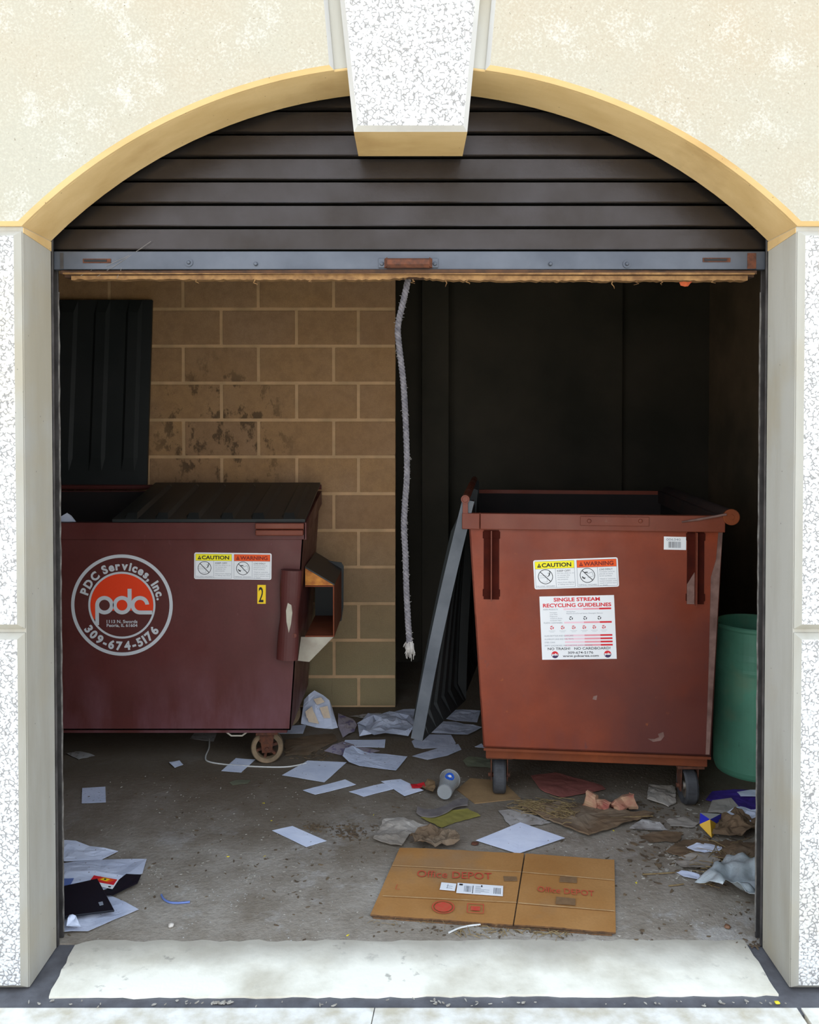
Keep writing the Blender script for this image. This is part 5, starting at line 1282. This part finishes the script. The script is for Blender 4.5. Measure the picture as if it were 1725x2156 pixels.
# shipping labels
d, L = ground_decal((961, 1880), (1059, 1887)); H_ = 0.062; d.plate(0, 0, L, H_, M['dwhite'])
rr = random.Random(8)
for x0, x1 in ((0.16, 0.30), (0.80, 0.95)):
    x = L*x0
    while x < L*x1: d.rect(x, H_*0.15, x+0.0018, H_*0.75, M['dgrey'] if rr.random() < .5 else M['dblk'], 1); x += rr.choice((0.003, 0.0045))
d.rect(L*.34, 0.002, L*.355, H_*.8, M['dblk'], 1); d.rect(L*.04, H_*.75, L*.12, H_*.92, M['dblk'], 1); d.rect(L*.52, H_*.72, L*.55, H_*.9, M['dblk'], 1)
for k in range(7): d.rect(L*.4, H_*(.15+k*.1), L*(.5+.25*rr.random()), H_*(.15+k*.1)+0.0018, M['dgrey'], 1)
d.done('shipping_label', cb, 'white shipping label with barcodes')
d, L = ground_decal((926, 1873), (958, 1876)); d.plate(0, 0, L, 0.045, M['dwhite']); d.rect(L*.4, 0.012, L*.8, 0.014, M['dgrey'], 1); d.rect(L*.4, 0.024, L*.8, 0.026, M['dgrey'], 1); d.rect(L*.45, 0.01, L*.48, 0.036, M['dgrey'], 1); d.done('small_label', cb, 'small torn white label')
# creases and tape
bm = nb()
for pa, pb_, w_ in (((826, 1822), (1098, 1836), .003), ((806, 1886), (1088, 1900), .003), ((1100, 1836), (1294, 1853), .003), ((1092, 1901), (1295, 1918), .004)):
    a, b_ = CP(*pa), CP(*pb_); dd = (b_-a); nn = V(-dd.y, dd.x, 0).normalized()*w_/2; prism(bm, [a-nn, b_-nn, b_+nn, a+nn], V(0, 0, 0.0008))
obj('crease', bm, M['crease'], cb, 'pale score creases')
bm = nb()
for pa in ([(1180, 1845), (1215, 1847), (1215, 1859), (1178, 1857)], [(1172, 1888), (1212, 1892), (1212, 1906), (1170, 1903)], [(1060, 1845), (1088, 1846), (1090, 1855), (1062, 1855)]):
    bm = nb(); prism(bm, [CP(*p) for p in pa], V(0, 0, 0.0006)); obj('tape_patch', bm, M['tape'], cb, 'faded brown tape patch')

# string under dumpster
def strand(name, label, cat, px, r, m, z=0.004, group=None, sm=6):
    P = smooth_path([at_z(x, y, z) for x, y in px], sm); bm = nb(); tube(bm, P, r, 6); return tag(obj(name, bm, m), label, cat, group)
strand('plastic_strap', 'white plastic cord curving from under the left dumpster past its wheel', 'cord', [(441, 1556), (440, 1575), (433, 1593), (438, 1603), (470, 1609), (520, 1613), (570, 1615), (610, 1614), (645, 1607)], 0.0035, M['whitep'])
strand('blue_tie', 'short curved blue plastic strip on the open floor at left', 'strip', [(340, 1884), (345, 1893), (358, 1900), (378, 1901), (400, 1899)], 0.0035, M['bluep'])
strand('white_strip', 'curved white plastic strip at the front edge of the cardboard box', 'strip', [(945, 1964), (965, 1955), (990, 1949), (1012, 1947)], 0.003, M['whitep'])
for i, (px, lab) in enumerate((([(1287, 1722), (1330, 1720), (1375, 1718)], 'straight straw stalk on the muddy cardboard'), ([(1353, 1841), (1390, 1839), (1422, 1837)], 'straight straw stalk left of the plastic bag'), ([(1512, 1802), (1550, 1790), (1578, 1783)], 'straw stalk above the plastic bag'), ([(1408, 1865), (1428, 1863), (1440, 1861)], 'short straw stalk near the plastic bag tip'))):
    strand('straw_stalk', lab, 'straw', px, 0.0022, M['straw'], z=.02 if i == 0 else .006, group='straw stalks')
# pebble, shell, petals
def blob(name, label, cat, px, r, m, sc=(1, 1, .7), seed=0, group=None):
    bm = nb(); bmesh.ops.create_icosphere(bm, subdivisions=3, radius=r); c = at_z(px[0], px[1], 0)
    for v in bm.verts:
        v.co *= 1+0.25*noise.noise(v.co/r*1.3+V(seed, 0, 0)); v.co = V(v.co.x*sc[0], v.co.y*sc[1], v.co.z*sc[2])
    mz = min(v.co.z for v in bm.verts)
    for v in bm.verts: v.co += c-V(0, 0, mz)
    return tag(obj(name, bm, m, smooth=True), label, cat, group)
blob('pebble', 'pale round pebble on the floor near the left threshold corner', 'stone', (360, 1952), 0.009, M['stone'], seed=1)
blob('nut_shell', 'small round brown nut shell near the right jamb', 'nut', (1532, 1955), 0.009, M['nut'], seed=2)
blob('petal', 'bright yellow petal in the joint before the right jamb', 'petal', (1637, 2113), 0.006, M['yleaf'], (1.2, 1, .5), 3)
blob('red_clump', 'small dark red clump by the big white paper diamond', 'clump', (1000, 1779), 0.012, M['rust'], (1.2, 1, .4), 4)
# orange leaf caught in the shutter seal
bm = nb(); c = at_y(1447, 594, 2.565)
pts = [(-0.022, 0.0), (-0.010, 0.008), (0.0, 0.006), (0.012, 0.012), (0.022, 0.004), (0.012, -0.002), (0.004, -0.012), (-0.008, -0.014), (-0.018, -0.010)]
prism(bm, [V(c.x+a, 2.565+0.004*math.sin(a*200), c.z+b_) for a, b_ in pts], V(0, 0.0015, 0)); tube(bm, [c, c+V(-0.004, 0.012, 0.012)], 0.001, 5)
tag(obj('leaf', bm, M['oleaf']), 'curled orange leaf caught under the shutter seal at right', 'leaf')
# hay clump
def scatter(name, label, cat, m, items):
    bm = nb()
    for it in items: it(bm)
    return tag(obj(name, bm, m), label, cat, kind='stuff')
rr = random.Random(12)
def twig(x, y, L, a, r, z=0.004):
    def f(bm):
        c = at_z(x, y, z); d = V(math.cos(a), math.sin(a), 0)*L/2; k = V(-d.y, d.x, 0)*rr.uniform(-.3, .3)
        tube(bm, [c-d+V(0, 0, 0), c+k+V(0, 0, rr.uniform(0, .006)), c+d], r, 4)
    return f
items = [twig(rr.gauss(1150, 30), rr.gauss(1699, 7), rr.uniform(.04, .12), rr.gauss(-0.4, .6), rr.uniform(.0008, .0018), rr.uniform(.004, .02)) for _ in range(170)]
items += [twig(rr.gauss(1190, 12), rr.gauss(1712, 8), rr.uniform(.03, .08), rr.uniform(0, PI), rr.uniform(.0008, .0016), rr.uniform(.01, .03)) for _ in range(60)]
scatter('hay_clump', 'dry yellow hay tufts strewn along the back edge of the muddy cardboard', 'hay', M['straw'], items)
items = [twig(rr.gauss(1530, 40), rr.gauss(1815, 22), rr.uniform(.03, .10), rr.uniform(0, PI), rr.uniform(.0007, .0015), rr.uniform(.004, .02)) for _ in range(90)]
items += [twig(rr.uniform(960, 1200), rr.gauss(1962, 5) + 0, rr.uniform(.015, .05), rr.uniform(0, PI), rr.uniform(.0006, .0014), .003) for _ in range(60)]
items += [twig(rr.uniform(780, 1060), rr.gauss(1940, 5), rr.uniform(.01, .03), rr.uniform(0, PI), rr.uniform(.0006, .001), .003) for _ in range(30)]
scatter('twig_litter', 'thin dry twigs and stalks strewn at the right and before the cardboard', 'twigs', M['straw'], items)
def chip(x, y, r, h=0.003):
    def f(bm):
        c = at_z(x, y, 0.0005); n = rr.choice((4, 5, 6)); a0 = rr.uniform(0, 6); t = rr.uniform(-.4, .4); asp = rr.uniform(.25, .8); dx, dy = math.cos(a0*7), math.sin(a0*7)
        pq = [(math.cos(a0+k*2*PI/n)*r*rr.uniform(.6, 1.5), asp*math.sin(a0+k*2*PI/n)*r*rr.uniform(.5, 1.2)) for k in range(n)]
        pts = [c+V(u*dx-v*dy, u*dy+v*dx, 0) for u, v in pq]
        pts = [p+V(0, 0, max(0, (p.x-c.x)*t)) for p in pts]
        prism(bm, pts, V(0, 0, h*rr.uniform(.2, .6)))
    return f
def spread(n, x0, x1, y0, y1):
    out = []
    while len(out) < n:
        x, y = rr.uniform(x0, x1), rr.uniform(y0, y1)
        p = at_z(x, y)
        if noise.noise(V(p.x*2.2, p.y*2.2, 4.2)) + rr.uniform(-.35, .45) > 0.05: out.append((x, y))
    return out
items = [chip(rr.gauss(1500, 45), rr.gauss(1800, 25), rr.uniform(.006, .02)) for _ in range(40)] + [chip(x, y, rr.uniform(.0014, .0046)) for x, y in spread(620, 140, 1590, 1630, 1975)] + [chip(x, y, rr.uniform(.002, .006)) for x, y in spread(70, 140, 1590, 1640, 1960)]
items += [chip(rr.gauss(1440, 60), rr.gauss(1790, 35), rr.uniform(.003, .012)) for _ in range(150)]
items += [chip(rr.gauss(530, 14), rr.gauss(1850, 5), rr.uniform(.002, .004)) for _ in range(50)]
items += [chip(rr.gauss(330, 12), rr.gauss(1835, 10), rr.uniform(.002, .006)) for _ in range(40)]
scatter('pale_chip_litter', 'tiny pale chips and crumbs scattered all over the floor', 'crumbs', M['chip'], items)
items = [chip(x, y, rr.uniform(.003, .009), .004) for x, y in spread(330, 140, 1590, 1620, 1980)]
items += [chip(rr.gauss(735, 20), rr.gauss(1754, 9), rr.uniform(.003, .010), .006) for _ in range(110)] + [chip(rr.gauss(660, 14), rr.gauss(1742, 4), rr.uniform(.003, .010), .006) for _ in range(60)]
items += [chip(rr.gauss(660, 26), rr.gauss(1588, 7), rr.uniform(.006, .016), .006) for _ in range(60)]
items += [chip(rr.gauss(1445, 70), rr.gauss(1785, 38), rr.uniform(.004, .016), .005) for _ in range(200)]
items += [chip(rr.gauss(1330, 60), rr.gauss(1712, 12), rr.uniform(.004, .014), .005) for _ in range(90)]
items += [chip(rr.uniform(790, 1290), 1938+rr.gauss(14, 6)+ (rr.random()*10), rr.uniform(.002, .007), .004) for _ in range(90)]
items += [chip(rr.gauss(1590, 10), rr.gauss(1990, 6), rr.uniform(.003, .007), .006) for _ in range(24)]
scatter('leaf_litter', 'brown dead leaf crumbs gathered in drifts on the floor', 'leaves', M['leaf'], items)
items = [chip(x, y, rr.uniform(.003, .006)) for x, y in ((553, 1691), (557, 1803), (787, 1716), (1292, 1749), (1340, 1859), (732, 1970), (556, 1691), (572, 1728), (480, 1804))]
scatter('yellow_leaf_bits', 'tiny bright yellow leaf bits dotted over the floor', 'leaves', M['yleaf'], items)
items = [chip(rr.uniform(60, 1660), rr.gauss(2112, 4), rr.uniform(.002, .007), .004) for _ in range(60)] + [chip(rr.gauss(460, 25), 2112, rr.uniform(.003, .009), .005) for _ in range(24)]
scatter('joint_debris', 'pale crumbs and bark bits lying in the dark joint before the threshold', 'crumbs', M['chip'], items)
